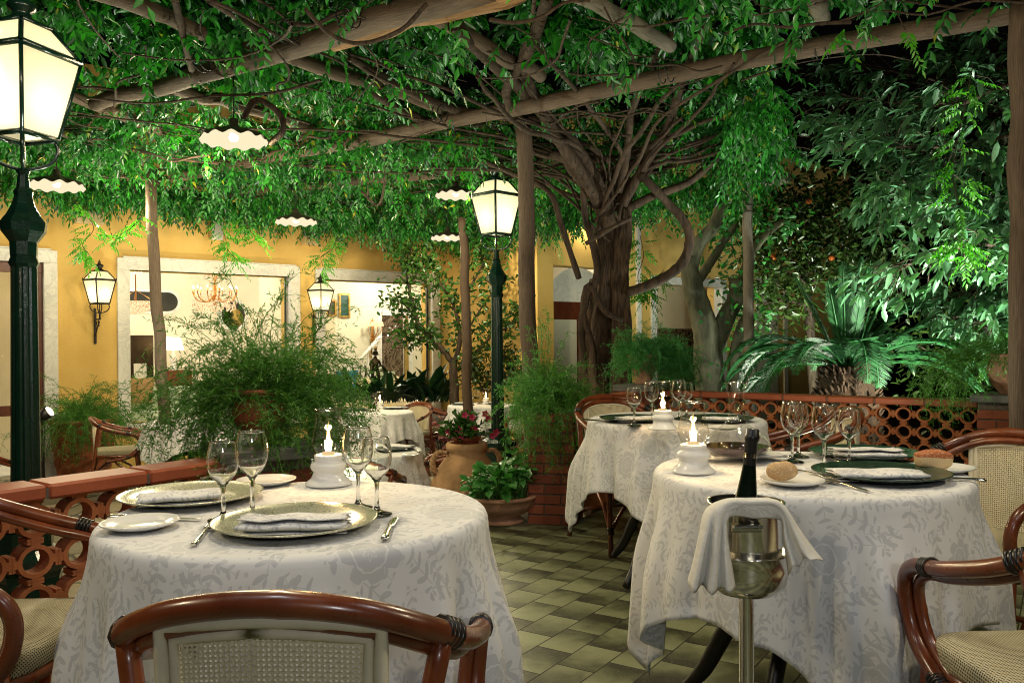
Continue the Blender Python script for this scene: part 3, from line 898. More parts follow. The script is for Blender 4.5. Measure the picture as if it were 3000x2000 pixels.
for o, px, py, lab, z in [
    (gB, 823, 1165, 'tall empty wine glass just right of the candle lamp on the left table', TZ),
    (gA, 866, 1180, 'smaller empty wine glass furthest right on the left table', TZ), (gB, 1820, 1060, 'tall empty wine glass left of the green plates on the right table', TZ),
    (gA, 1834, 1048, 'empty wine glass directly behind the tall one right of the decanter', TZ), (gB, 1893, 1076, 'tall empty wine glass in the middle of the right table', TZ),
    (gA, 1951, 1068, 'smaller empty wine glass in front of the rear green charger', TZ), (gA, 1457, 977, 'empty wine glass standing alone left of the rear table candle', TZ),
    (gB, 1497, 966, 'tall empty wine glass half behind the rear table candle', TZ), (gB, 1560, 962, 'tall empty wine glass right of the rear table candle', TZ), (gA, 1577, 957, 'empty wine glass overlapping behind the tall one on the rear table', TZ),
    (gA, 830, 943, 'small wine glass leftmost on the far table below the statue', low), (gA, 843, 943, 'small wine glass second from the left on the far table below the statue', low),
    (gB, 856, 944, 'wine glass nearest the candle on the far table below the statue', low), (gB, 863, 938, 'wine glass at the back beside the candle on the far table below the statue', low),
    (gA, 1069, 931, 'small wine glass leftmost on the far table behind the lamp post', low), (gA, 1084, 930, 'small wine glass in the middle of three on the far table behind the lamp post', low),
    (gB, 1100, 927, 'wine glass nearest the candle on the far table behind the lamp post', low)]:
    cp(o, on(px, py, z), lab, 'wine glass', gg)
# candle lamps
def candle_lamp(label, loc):
    t = thing('candle_lamp', label, 'candle lamp', loc, 0, gl)
    q = MB(); q.lathe([(0, 0), (.062, 0), (.063, .004), (.058, .009), (.047, .018), (.041, .032), (.041, .036), (.047, .042), (.049, .050), (.047, .057), (.040, .061), (.037, .064), (.038, .070), (.038, .080), (.034, .082), (.030, .078), (0, .076)], 44)
    q.build('china_base', M['china'], t)
    q = MB(); q.lathe(curve([(.030, .078), (.037, .090), (.044, .108), (.0455, .120), (.042, .138), (.036, .160), (.034, .180), (.0352, .198), (.0368, .204)]), 40)
    q.mi = 1; q.tube([(.0368 * cos(2 * PI * i / 40), .0368 * sin(2 * PI * i / 40), .204) for i in range(41)], .0013, 6, cap=False)
    q.build('glass_chimney', [M['glass_old'], M['glass_solid']], t)
    q = MB(); q.lathe([(0, .088), (.016, .088), (.017, .084), (.017, .079)], 20); q.build('candle', M['wax'], t)
    q = MB(); q.lathe([(.0005, .090), (.0035, .096), (.0058, .105), (.0062, .112), (.0052, .122), (.0034, .134), (.0016, .146), (.0003, .156)], 14); q.build('flame', M['flame'], t)
    l = bpy.data.lights.new('candle_light', 'POINT'); l.energy = 1.6; l.color = (1, .60, .24); l.shadow_soft_size = .012
    o = bpy.data.objects.new('candle_light', l); COL.objects.link(o); o.parent = t; o.location = (0, 0, .125)
    return t
cl0 = candle_lamp('lit candle lamp with white china foot on the left table', on(755, 1111))
for px, py, lab, z in [(1593, 1083, 'lit candle lamp with white china foot at the left of the right table', TZ), (1523, 985, 'lit candle lamp on the rear terrace table', TZ),
                       (873, 937, 'lit candle lamp on the far table below the statue', low), (1116, 928, 'lit candle lamp on the far table behind the lamp post', low)]:
    dup(cl0, on(px, py, z), 0, lab)
# cutlery (built lying along +y, head at +y)
def fork_mesh():
    q = MB()
    q.tube([(0, -.10, .0035), (0, -.06, .004), (0, -.01, .006), (0, .03, .006), (0, .048, .0035)], None, 10, 3, flat=([.0062, .0052, .003, .003, .008], [.0022, .0025, .002, .0018, .0013]), up=(0, 0, 1))
    q.tube([(-.0095, .048, .0028), (0, .045, .0026), (.0095, .048, .0028)], None, 8, 3, flat=([.007, .008, .007], [.0011, .0011, .0011]), up=(0, 0, 1))
    for k in range(4):
        x = -.0088 + k * .00587
        q.tube([(x, .048, .003), (x, .07, .0035), (x * 1.02, .09, .006)], None, 6, 2, flat=([.0019, .0018, .001], [.001, .001, .0007]), up=(0, 0, 1))
    return q.build('dinner_fork', M['silver'])
def knife_mesh():
    q = MB()
    q.tube([(0, -.105, .004), (0, -.10, .005), (0, -.05, .005), (0, 0, .0045), (0, .012, .004)], None, 10, 2, flat=([.006, .0085, .007, .0055, .005], [.003, .0042, .004, .003, .0022]), up=(0, 0, 1))
    q.tube([(0, .012, .0035), (.001, .03, .003), (.0015, .07, .0025), (.003, .1, .0025), (.0045, .112, .0025)], None, 8, 3, flat=([.005, .0085, .009, .0075, .001], [.0014, .0008, .0008, .0007, .0005]), up=(0, 0, 1))
    return q.build('table_knife', M['silver'])
def lay(o, a, b, label, cat, first=False, z=TZ):
    p, r = on(*a, z), on(*b, z); d = r - p
    rz = math.atan2(-d.x, d.y)
    f = place if first else cp
    return f(o, (p + r) / 2, label, cat, gc, rz)
fk, kn = fork_mesh(), knife_mesh()
lay(fk, (440, 1258), (493, 1200), 'silver fork beside the front gold charger of the left table', 'fork', True)
lay(fk, (2000, 1131), (1874, 1100), 'silver fork lying in front of the front green charger', 'fork')
f2 = lay(fk, (1832, 1092), (1905, 1110), 'silver fork laid across the round roll plate', 'fork'); f2.location.z += .012
lay(fk, (2130, 1083), (2078, 1068), 'silver fork tip between the two green chargers', 'fork')
lay(fk, (1625, 978), (1585, 966), 'silver fork at the right place setting of the rear terrace table', 'fork')
lay(kn, (885, 1238), (905, 1193), 'silver knife with a curved blade right of the front gold charger', 'knife', True)
lay(kn, (258, 1190), (450, 1192), 'silver knife lying behind the empty white bread plate', 'knife')
lay(kn, (2210, 1103), (2118, 1098), 'silver knife handle sticking out right of the front green charger', 'knife')
lay(kn, (1930, 1063), (1893, 1049), 'silver knife beside the rear green charger of the right table', 'knife')
lay(kn, (1352, 966), (1398, 969), 'silver knife at the left edge of the rear terrace table', 'knife')
lay(kn, (965, 1040), (948, 1030), 'silver knife beside the napkin on the courtyard table', 'knife', z=low)
# rolls
def roll(name, mat, fn, n=28, m=16):
    q = MB(); vs, fs = [], []
    for i in range(m + 1):
        ph_ = PI * i / m
        for j in range(n):
            a = 2 * PI * j / n
            d = Vector((sin(ph_) * cos(a), sin(ph_) * sin(a), -cos(ph_)))
            vs.append(fn(d))
    for i in range(m):
        for j in range(n): fs.append((i * n + j, i * n + (j + 1) % n, (i + 1) * n + (j + 1) % n, (i + 1) * n + j))
    q.add(vs, fs, True); return q.build(name, mat)
r1 = roll('bread_roll', M['bread'], lambda d: (d.x * .043 * (1 + .05 * sin(d.y * 7)), d.y * .036 * (1 + .06 * sin(d.x * 9 + 1)), .026 + d.z * .026 * (1 + .07 * sin(d.x * 6 + d.y * 5)) - .004 * math.exp(-(d.x * 4) ** 2) * (d.z > 0)))
pr_ = on(1795, 1103, TZ + .010); tag(r1, 'round floury bread roll on the small plate at the front of the right table', 'bread roll'); r1.location = pr_; r1.rotation_euler = (0, 0, .4)
def sq(d):
    e = .55; f = lambda t: math.copysign(abs(t) ** e, t)
    return (f(d.x) * .050 * (1 + .05 * sin(d.z * 3)), f(d.y) * .030, .027 + f(d.z) * .026 * (1 + .10 * sin(d.x * 5 + 1)))
r2 = roll('bread_roll', M['bread_baked'], sq)
tag(r2, 'square bread roll with a dark red baked crust on the right edge plate', 'bread roll'); r2.location = on(2144, 1076, TZ + .010); r2.rotation_euler = (0, 0, -.1)
# decanter
t = thing('wine_decanter', 'glass wine decanter with a flared neck and a little red wine on the right table', 'decanter', on(1692, 1047, TZ + .016), 0)
pr = [(0, .004), (.05, .004), (.075, .006), (.098, .020), (.104, .036), (.096, .054), (.070, .078), (.045, .096), (.030, .112), (.0235, .135), (.0235, .175), (.027, .205), (.036, .232)]
q = MB(); q.lathe(curve(pr), 52); q.mi = 1; q.tube([(.036 * cos(2 * PI * i / 40), .036 * sin(2 * PI * i / 40), .232) for i in range(41)], .0014, 6, cap=False); q.build('glass_body', [M['decanter'], M['glass_solid']], t)
q = MB(); q.lathe([(0, .0075), (.07, .0085), (.092, .021), (.0985, .033), (.0985, .0335), (0, .0335)], 48, smooth=False); q.build('red_wine', M['wine'], t)
q = napkin_mesh(.25, .10, .0035, 9, False); place(q, on(1705, 1047, TZ + .0125), 'pink tinged white serviette under the wine decanter', 'napkin', None, .15); q.data.materials[0] = M['linen']

# ------------------------------------------------------------------ wine cooler
CX, CY = .525, 1.90
t = thing('wine_cooler_stand', 'polished steel wine cooler stand with a shallow bowl on a tall pole', 'stand', (CX, CY, 0))
q = MB(); q.lathe([(0, 0), (.13, 0), (.135, .006), (.12, .016), (.03, .03), (.02, .05)], 36); q.build('foot', M['steel'], t)
q = MB(); q.lathe([(.017, .04), (.017, .58)], 24); q.build('pole', M['steel'], t)
q = MB(); q.lathe([(.0, .576), (.03, .577), (.065, .584), (.087, .604), (.094, .640), (.0945, .672), (.097, .674), (.097, .677), (.093, .676), (.0915, .640), (.084, .607), (.064, .588), (0, .582)], 44); q.build('bowl', M['steel'], t)
t = thing('ice_bucket', 'shiny steel ice bucket sitting in the bowl of the stand', 'ice bucket', (CX, CY, .5835))
q = MB(); q.lathe([(0, .008), (.060, .008), (.0625, .012), (.075, .05), (.079, .08), (.083, .196), (.0865, .199), (.0865, .203), (.081, .203), (.0775, .09), (.06, .02), (0, .018)], 44); q.build('body', M['steel'], t)
for sx in (0,):
    q = MB(); q.box((-.022, -.094, .166), (.065, .022, .006), bev=.002); q.box((-.022, -.085, .160), (.065, .006, .016), bev=.002); q.build('handle', M['steel'], t)
t = thing('wine_bottle', 'dark wine bottle leaning in the ice bucket, its neck above the white napkin', 'wine bottle', (CX - .013, CY + .005, .622))
q = MB(); q.lathe([(0, 0), (.034, 0), (.037, .005), (.037, .10), (.0345, .122), (.0275, .155), (.0222, .185), (.0180, .215), (.0150, .24), (.0142, .25)], 28); q.build('glass', M['bottle'], t)
q = MB(); q.lathe([(.0146, .245), (.0148, .30), (.0165, .302), (.0165, .312), (.0148, .314), (.0145, .326), (.012, .328), (0, .328)], 24); q.build('foil_capsule', M['foil'], t)
q = MB(); q.lathe([(.0150, .262), (.0150, .272)], 24); q.build('neck_label', M['silver'], t)
t.rotation_euler = (-.02, .105, 0)
# napkin over the bucket: a strip laid over the front of the rim, both ends hanging
def strip():
    net = [[(1579, 1334, 1.80), (1594, 1362, 1.765), (1612, 1342, 1.80), (1634, 1366, 1.755), (1654, 1350, 1.79), (1674, 1362, 1.765), (1690, 1350, 1.79)],
           [(1592, 1288, 1.80), (1606, 1306, 1.77), (1622, 1292, 1.80), (1641, 1308, 1.762), (1655, 1298, 1.79), (1669, 1306, 1.77), (1681, 1298, 1.79)],
           [(1606, 1226, 1.81), (1619, 1238, 1.782), (1632, 1228, 1.80), (1646, 1240, 1.775), (1656, 1233, 1.795), (1664, 1238, 1.785), (1671, 1234, 1.795)],
           [(1618, 1174, 1.84), (1632, 1174, 1.81), (1645, 1176, 1.795), (1656, 1181, 1.79), (1663, 1184, 1.795), (1668, 1188, 1.795), (1672, 1192, 1.80)],
           [(1652, 1150, 1.87), (1660, 1147, 1.83), (1668, 1148, 1.81), (1676, 1153, 1.797), (1683, 1162, 1.797), (1690, 1173, 1.80), (1697, 1185, 1.803)],
           [(1716, 1147, 1.87), (1717, 1143, 1.83), (1719, 1145, 1.81), (1721, 1152, 1.797), (1724, 1162, 1.798), (1727, 1175, 1.80), (1730, 1190, 1.803)],
           [(1778, 1149, 1.87), (1778, 1146, 1.83), (1778, 1148, 1.81), (1777, 1153, 1.797), (1776, 1163, 1.798), (1774, 1176, 1.80), (1772, 1190, 1.803)],
           [(1808, 1172, 1.85), (1808, 1169, 1.82), (1806, 1172, 1.80), (1803, 1178, 1.795), (1800, 1184, 1.80), (1798, 1191, 1.80), (1796, 1198, 1.81)],
           [(1836, 1213, 1.82), (1832, 1218, 1.795), (1826, 1222, 1.78), (1818, 1224, 1.79), (1811, 1230, 1.80), (1804, 1234, 1.79), (1798, 1240, 1.815)],
           [(1868, 1258, 1.80), (1859, 1264, 1.775), (1848, 1270, 1.76), (1838, 1268, 1.78), (1827, 1278, 1.79), (1816, 1276, 1.775), (1806, 1280, 1.81)],
           [(1892, 1287, 1.79), (1876, 1284, 1.765), (1862, 1286, 1.75), (1849, 1280, 1.775), (1836, 1300, 1.785), (1823, 1298, 1.765), (1811, 1320, 1.80)]]
    rows = [smooth_path([at(*p) for p in r], 4) for r in net]
    cols = [smooth_path([r[j] for r in rows], 5) for j in range(len(rows[0]))]
    m = len(cols); n = len(cols[0])
    vs = [c[i] for c in cols for i in range(n)]; uv = [(i / n * .4, j / m * .15) for j in range(m) for i in range(n)]
    fs = [(j * n + i, j * n + i + 1, (j + 1) * n + i + 1, (j + 1) * n + i) for j in range(m - 1) for i in range(n - 1)]
    q = MB(); q.add(vs, fs, True, uv); o = q.build('service_napkin', M['linen'])
    s_ = o.modifiers.new('cloth', 'SOLIDIFY'); s_.thickness = .0016; s_.offset = 0
    return o
tag(strip(), 'plain white service napkin draped over the rim of the ice bucket', 'napkin')
# ------------------------------------------------------------------ ground
FD, FN = Vector((.812, -.584, 0)), Vector((.584, .812, 0))      # fence / beam direction and the direction across it
def struct(o): o['kind'] = 'structure'; return o
q = MB(); q.quad((-60, -40, LOW - .004), (60, -40, LOW - .004), (60, 90, LOW - .004), (-60, 90, LOW - .004)); struct(q.build('garden_ground', M['soil']))
q = MB(); q.prism([(-9, 0), (-2.1, 1.9), (-1.2, 3.2), (-.75, 5.9), (1.1, 7.1), (2.0, 12.6), (.3, 12.4), (-1.5, 14.0), (-9, 8.6)], LOW - .3, LOW); struct(q.build('courtyard_paving', M['flag']))
LF0 = Vector((-2.35, 1.26, 0)); LFd = Vector((.607, .795, 0))
UP = Vector((-.93, 3.11, 0)); P1 = Vector((.275, 5.38, 0)); P2 = Vector((1.06, 6.75, 0)); P3 = Vector((3.12, 5.28, 0))
edge = [(-2.6, -4), (5.5, -4), (5.5, 3.5), (3.35, 5.12), (1.2, 6.66), (.45, 5.45), (-.62, 5.50), (-.86, 3.2), (-1.05, 3.0), (-2.6, .95)]
q = MB(); q.prism(edge, LOW - .2, 0); struct(q.build('terrace_floor', M['tile']))
q = MB(); q.prism([(.05, 5.18), (.45, 5.3), (.45, 5.62), (-.68, 5.68), (-.64, 5.30), (-.3, 5.22)], LOW - .1, .006); struct(q.build('terrace_edge', M['concrete']))

# ------------------------------------------------------------------ terracotta balustrades
RAILZ = .745
def balustrade(label, a, b, group):
    a, b = Vector(a), Vector(b); d = (b - a); L = d.length; d.normalize(); n = Vector((-d.y, d.x, 0))
    t = thing('terracotta_balustrade', label, 'balustrade', a, math.atan2(d.y, d.x), group)
    q = MB()                                  # coping tiles with joints
    k = max(1, round(L / .30)); w = L / k
    for i in range(k): q.box(((i + .5) * w, 0, RAILZ - .0225), (w - .005, .15, .045), bev=.008)
    q.mi = 1; q.box((L / 2, 0, RAILZ - .026), (L, .138, .030))
    q.build('coping', [M['coping'], M['mortar']], t)
    ph, pv, th = .1275, .1175, .034
    rows = 5; z0 = RAILZ - .05 - rows * pv
    q = MB(); q.box((L / 2, 0, z0 / 2), (L, .12, z0), bev=.004); q.build('base_course', M['terra'], t)
    q = MB(); cols = max(1, int(L / ph)); x0 = (L - cols * ph) / 2
    n_ = 20
    def ring(cx, cz, ro, ri, a0=0, a1=2 * PI):
        m = max(4, int(n_ * (a1 - a0) / (2 * PI))); full = a1 - a0 > 6.2
        vs, fs = [], []
        for j in range(m + (0 if full else 1)):
            an = a0 + (a1 - a0) * j / m
            c, s_ = cos(an), sin(an)
            for r, y in ((ro, -th), (ro, th), (ri, th), (ri, -th)): vs.append((cx + r * c, y * .95, cz + r * s_ * .96))
        cnt = m if full else m
        for j in range(cnt):
            e = ((j + 1) % m if full else j + 1) * 4; s4 = j * 4
            for k_ in range(4): fs.append((s4 + k_, s4 + (k_ + 1) % 4, e + (k_ + 1) % 4, e + k_))
        q.add(vs, fs)
    for i in range(cols):
        for j in range(rows):
            cx, cz = x0 + (i + .5) * ph, z0 + (j + .5) * pv
            ring(cx, cz, .0505, .0375)
            # the four horns that join block to block
            for k_ in range(4):
                an = k_ * PI / 2; dx, dz = cos(an), sin(an)
                hl = (ph / 2 - .049 + .0012) if k_ % 2 == 0 else (pv / 2 - .047 + .0012)
                mx, mz = cx + dx * (.0488 + hl / 2), cz + dz * (.0468 + hl / 2)
                q.box((mx, 0, mz), (hl if dx * dx > .5 else .024, th * 1.86, hl if dz * dz > .5 else .024))
                # flared feet of the horn
                fx, fz = cx + dx * (ph / 2 - .0045), cz + dz * (pv / 2 - .0045)
                q.box((fx, 0, fz), (.008 if dx * dx > .5 else .046, th * 1.8, .008 if dz * dz > .5 else .046))
    q.build('pierced_panel', M['terra'], t)
    return t
gb_ = 'pierced terracotta balustrades round the terrace'
balustrade('terracotta balustrade of pierced circles at the bottom left, behind the left chair', LF0, UP - LFd * .17, gb_)
balustrade('long terracotta balustrade of pierced circles in front of the spiky palm', P2 + FD * .2, P3 - FD * .16, gb_)
d12 = (P2 - P1).normalized()
balustrade('short terracotta balustrade running back from the fern covered brick pillar', P1 + d12 * .2, P2 - d12 * .2, gb_)

def brick_pillar(label, c, w, d, h, rz, group='brick pillars of the terrace wall', cap=True):
    t = thing('brick_pillar', label, 'pillar', c, rz, group)
    q = MB(); q.mi = 1; q.box((0, 0, h / 2 - .1), (w - .012, d - .012, h + .2)); q.mi = 0
    ch = .0635; n = int(h / ch)
    for k in range(n):
        z = (k + .5) * ch
        def run(L, fixed, axis, sgn, shift):
            bl = .215; x = -L / 2 - shift
            while x < L / 2 - .01:
                a, b = max(x, -L / 2), min(x + bl, L / 2)
                if b - a > .02:
                    m_ = (a + b) / 2; ln_ = b - a - .007
                    if axis == 0: q.box((m_, sgn * (fixed - .012), z), (ln_, .030, ch - .009), bev=.003)
                    else: q.box((sgn * (fixed - .012), m_, z), (.030, ln_ - .05, ch - .009), bev=.003)
                x += bl
        for sg in (-1, 1):
            run(w, d / 2, 0, sg, (k % 2) * .1075); run(d, w / 2, 1, sg, (k % 2) * .1075 + .05)
    q.build('brickwork', [M['brick'], M['mortar']], t)
    if cap:
        q = MB(); q.box((0, 0, h + .02), (w + .07, d + .07, .045), bev=.006); q.build('stone_cap', M['stonecap'], t)
    return t
brick_pillar('red brick pillar in the middle, bright ferns spilling down its face', P1, .30, .34, .70, deg(-14), cap=False)
brick_pillar('brick pillar under the clay urn behind the left table', UP, .30, .30, .735, deg(30))
brick_pillar('brick pillar with a grey stone cap at the left end of the long balustrade', P2, .30, .30, .745, deg(-36))
brick_pillar('brick pillar with a grey cap at the right edge, carrying a clay pot', P3, .32, .32, .745, deg(-36))

# ------------------------------------------------------------------ the restaurant building
W0 = Vector((-4.97, 10.6, 0)); WD = Vector((.778, .628, 0)).normalized(); WN = Vector((.628, -.778, 0)).normalized()   # WN looks into the court
def wp(t, z, off=0.0): return W0 + WD * t - WN * off + Vector((0, 0, z))
B = thing('restaurant_building', 'ochre yellow restaurant building with white marble framed windows behind the courtyard', 'building', (0, 0, 0))
rzw = math.atan2(WD.y, WD.x)
Rw = Matrix.Rotation(rzw, 3, 'Z')
def wbox(q, t0, t1, z0, z1, o0, o1, bev=0.0, fr=None):
    o, dv, nv = fr or (W0, WD, WN)
    c = o + dv * ((t0 + t1) / 2) - nv * ((o0 + o1) / 2) + Vector((0, 0, (z0 + z1) / 2))
    q.box(c, (abs(t1 - t0), abs(o1 - o0), abs(z1 - z0)), R=Matrix.Rotation(math.atan2(dv.y, dv.x), 3, 'Z'), bev=bev)
WT = 4.6
opens = [(-2.6, -.83, LOW, 2.12), (.14, 2.30, .12, 2.08), (2.84, 4.72, .12, 2.06)]
q = MB(); tc = -6.0
for (a, b, z0, z1) in opens:
    wbox(q, tc, a, LOW - .2, WT, 0, .3)
    wbox(q, a, b, z1, WT, 0, .3)
    if z0 > LOW + .05: wbox(q, a, b, LOW - .2, z0, 0, .3)
    tc = b
wbox(q, tc, 4.93, LOW - .2, WT, 0, .3)
q.build('courtyard_wall', M['ochre'], B)
for i, (a, b, z0, z1) in enumerate(opens):
    q = MB(); w = .15; fo = -.035
    wbox(q, a - w, a, z0 - (.0 if i == 0 else .14), z1, fo, .16, bev=.006); wbox(q, b, b + w, z0 - (.0 if i == 0 else .14), z1, fo, .16, bev=.006)
    wbox(q, a - w, b + w, z1, z1 + w, fo, .16, bev=.006)
    wbox(q, a - w * .55, b + w * .55, z1 + w, z1 + w + .02, fo - .02, .05, bev=.004)
    if i: wbox(q, a, b, z0 - .14, z0, fo, .16, bev=.006)
    f = q.build('window_frame' if i else 'door_frame', M['marble'], B)
    q = MB(); q.quad(wp(a, z0, .11), wp(b, z0, .11), wp(b, z1, .11), wp(a, z1, .11)); q.build('glass_pane', M['pane_glass'], f)
    if i:
        q = MB(); wbox(q, b - .03, b - .012, z0, z1, .09, .125); q.build('sash_edge', M['iron'], f)
    else:
        q = MB(); wbox(q, a, b, 2.0, z1, .05, .14, bev=.004); wbox(q, b - .05, b, LOW, 2.0, .05, .14, bev=.004); wbox(q, a, b, .30, .42, .06, .13, bev=.004); q.build('door_rail', M['darkwood'], f)
# second wall turning towards us, then the garden wall beyond the corner
C1 = wp(4.9, 0); W2 = (C1, Vector((.628, -.778, 0)).normalized(), Vector((-.778, -.628, 0)).normalized())
q = MB(); wbox(q, 0, 2.42, LOW - .2, WT, 0, .3, fr=W2); q.build('return_wall', M['ochre'], B)
C2 = C1 + W2[1] * 2.42; W3 = (C2 + Vector((-.24, .18, 0)), WD, WN)
q = MB(); wbox(q, .33, .63, LOW - .2, WT, 0, .3, fr=W3); wbox(q, .63, 1.85, 2.25, WT, .0, .3, fr=W3); wbox(q, 1.85, 2.88, LOW - .2, WT, 0, .3, fr=W3); wbox(q, 2.88, 4.6, 2.05, WT, 0, .3, fr=W3); wbox(q, 2.88, 4.6, LOW - .2, .1, 0, .3, fr=W3); wbox(q, 4.6, 9, LOW - .2, WT, 0, .3, fr=W3)
q.build('garden_wall', M['ochre'], B)
q = MB()
n = 20
arc = [(1.24 + .61 * cos(PI * i / n), 1.72 + .53 * sin(PI * i / n)) for i in range(n + 1)]
vs = [W3[0] + WD * x + Vector((0, 0, z)) - WN * .12 for x, z in arc]
q.add(vs, [tuple(range(n + 1))]); q.build('fanlight', M['marble'], B)
q = MB(); wbox(q, .63, 1.85, LOW, 1.72, .14, .2, fr=W3); q.build('dark_door', M['darkwood'], B)
q = MB(); wbox(q, .70, 1.2, LOW + .4, 1.45, .11, .15, fr=W3); q.build('door_panel', M['cream'], B)
q = MB(); wbox(q, 2.40, 2.48, LOW, WT, -.05, .02, fr=W3); q.build('downpipe', M['marble'], B)
q = MB(); w = .13
wbox(q, 2.88 - w, 2.88, -.02, 2.05, -.03, .15, .005, W3); wbox(q, 4.6, 4.6 + w, -.02, 2.05, -.03, .15, .005, W3); wbox(q, 2.88 - w, 4.6 + w, 2.05, 2.05 + w, -.03, .15, .005, W3); wbox(q, 2.88, 4.6, -.03, .1, -.03, .15, .005, W3)
f = q.build('window_frame', M['marble'], B)
q = MB(); q.quad(*[W3[0] + WD * x + Vector((0, 0, z)) - WN * .1 for x, z in ((2.88, .1), (4.6, .1), (4.6, 2.05), (2.88, 2.05))]); q.build('glass_pane', M['pane_glass'], f)
q = MB(); wbox(q, 1.9, 9.0, -.3, 2.7, 2.2, 2.3, fr=W3); wbox(q, 1.9, 9.0, 2.6, 2.7, .3, 2.2, fr=W3); q.build('garden_room_wall', M['cream'], B)
q = MB(); wbox(q, 2.2, 8.9, -.3, 1.35, 2.1, 2.19, fr=W3); q.build('dark_panelling', M['dkmarble'], B)
q = MB(); wbox(q, 5.6, 6.3, LOW, 2.3, -.02, .05, fr=W3); wbox(q, 6.5, 6.62, LOW, 2.3, -.03, .05, fr=W3); q.build('garden_pilaster', M['cream'], B)
# interior
RD = 3.4
q = MB()
wbox(q, -6, 8.2, LOW, 2.75, RD, RD + .2)
wbox(q, 8.0, 8.2, LOW, 2.75, .3, RD)
wbox(q, -6.2, -6, LOW, 2.75, .3, RD)
wbox(q, 2.46, 2.62, LOW, 2.75, .3, 1.5)
q.build('interior_wall', M['cream'], B)
q = MB(); wbox(q, -6, 8.2, 2.75, 2.95, .3, RD); wbox(q, -6, 8.0, 2.45, 2.75, 1.75, 1.95); q.build('ceiling', M['cream'], B)
q = MB(); wbox(q, 4.93, 8.2, LOW, 2.75, .05, .28); q.build('hidden_lounge_wall', M['cream'], B)
q = MB(); wbox(q, -6, 8.2, LOW - .05, LOW + .02, .3, RD); q.build('interior_floor', M['marble'], B)
RW0 = W0 - WN * (RD - .004)
def rear(px, py): # (t, z) on the rear wall of the lounge
    p = onplane(px, py, RW0, WN); return (p - RW0).dot(WD), p.z
def rwall(t, z, off=0.0): return RW0 + WD * t + WN * off + Vector((0, 0, z))
def stadium(a, b, off, mat, name, sq=False, n=10):
    (t0, z0), (t1, z1) = rear(*a), rear(*b)
    z0, z1 = max(z0, z1), min(z0, z1); r = (z0 - z1) / 2; zm = (z0 + z1) / 2
    if sq: pts = [(t0, z1), (t1, z1), (t1, z0), (t0, z0)]
    else: pts = [(t1 - r + r * cos(-PI / 2 + PI * i / n), zm + r * sin(-PI / 2 + PI * i / n)) for i in range(n + 1)] + [(t0 + r + r * cos(PI / 2 + PI * i / n), zm + r * sin(PI / 2 + PI * i / n)) for i in range(n + 1)]
    q = MB(); m_ = len(pts)
    vs = [rwall(x, z, off) for x, z in pts] + [rwall(x, z, .0) for x, z in pts]
    q.add(vs, [tuple(range(m_))] + [(i, i + m_, (i + 1) % m_ + m_, (i + 1) % m_) for i in range(m_)])
    return q.build(name, mat, B)
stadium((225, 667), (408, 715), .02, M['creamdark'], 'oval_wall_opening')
stadium((217, 661), (416, 721), .012, M['marble'], 'oval_opening_trim')
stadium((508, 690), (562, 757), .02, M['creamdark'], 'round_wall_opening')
stadium((500, 683), (570, 764), .012, M['marble'], 'round_opening_trim')
stadium((512, 708), (558, 753), .026, M['mirror'], 'round_mirror')
stadium((292, 770), (352, 900), .03, M['bronze'], 'dark_doorway', True)
stadium((876, 724), (925, 872), .03, M['dkmarble'], 'lift_door', True)
stadium((926, 724), (936, 872), .05, M['brass'], 'lift_door_edge', True)
stadium((868, 712), (948, 876), .015, M['marble'], 'lift_surround', True)
stadium((726, 676), (770, 800), .012, M['sofa'], 'stair_recess', True)
stadium((728, 860), (775, 872), .05, M['darkwood'], 'stair_tread', True)
# staircase balustrade inside the second window
(ta, za), (tb, zb) = rear(775, 852), rear(845, 775)
q = MB()
q.tube([rwall(ta, za + .02, .5), rwall(tb, zb + .02, .5)], None, 8, flat=([.05, .05], [.035, .035]))
q.tube([rwall(ta, za - .52, .5), rwall(tb, zb - .55, .5)], None, 8, flat=([.05, .05], [.05, .05]))
for k in range(6):
    s_ = (k + .5) / 6; t_, z_ = ta + (tb - ta) * s_, za + (zb - za) * s_
    q.lathe([(.03, -.52), (.03, -.46), (.018, -.42), (.036, -.28), (.02, -.14), (.02, -.06), (.03, -.04), (.03, .0)], 10, rwall(t_, z_, .5))
q.box(rwall(ta - .05, za - .25, .5), (.11, .11, .75), R=Rw)
q.build('stair_balustrade', M['marble'], B)
q = MB()
for k in range(5): wbox(q, ta + .12 * k, ta + 1.2, za - .7 + .16 * k, za - .54 + .16 * k, RD - .35, RD - .02)
q.build('stair_steps', M['dkmarble'], B)

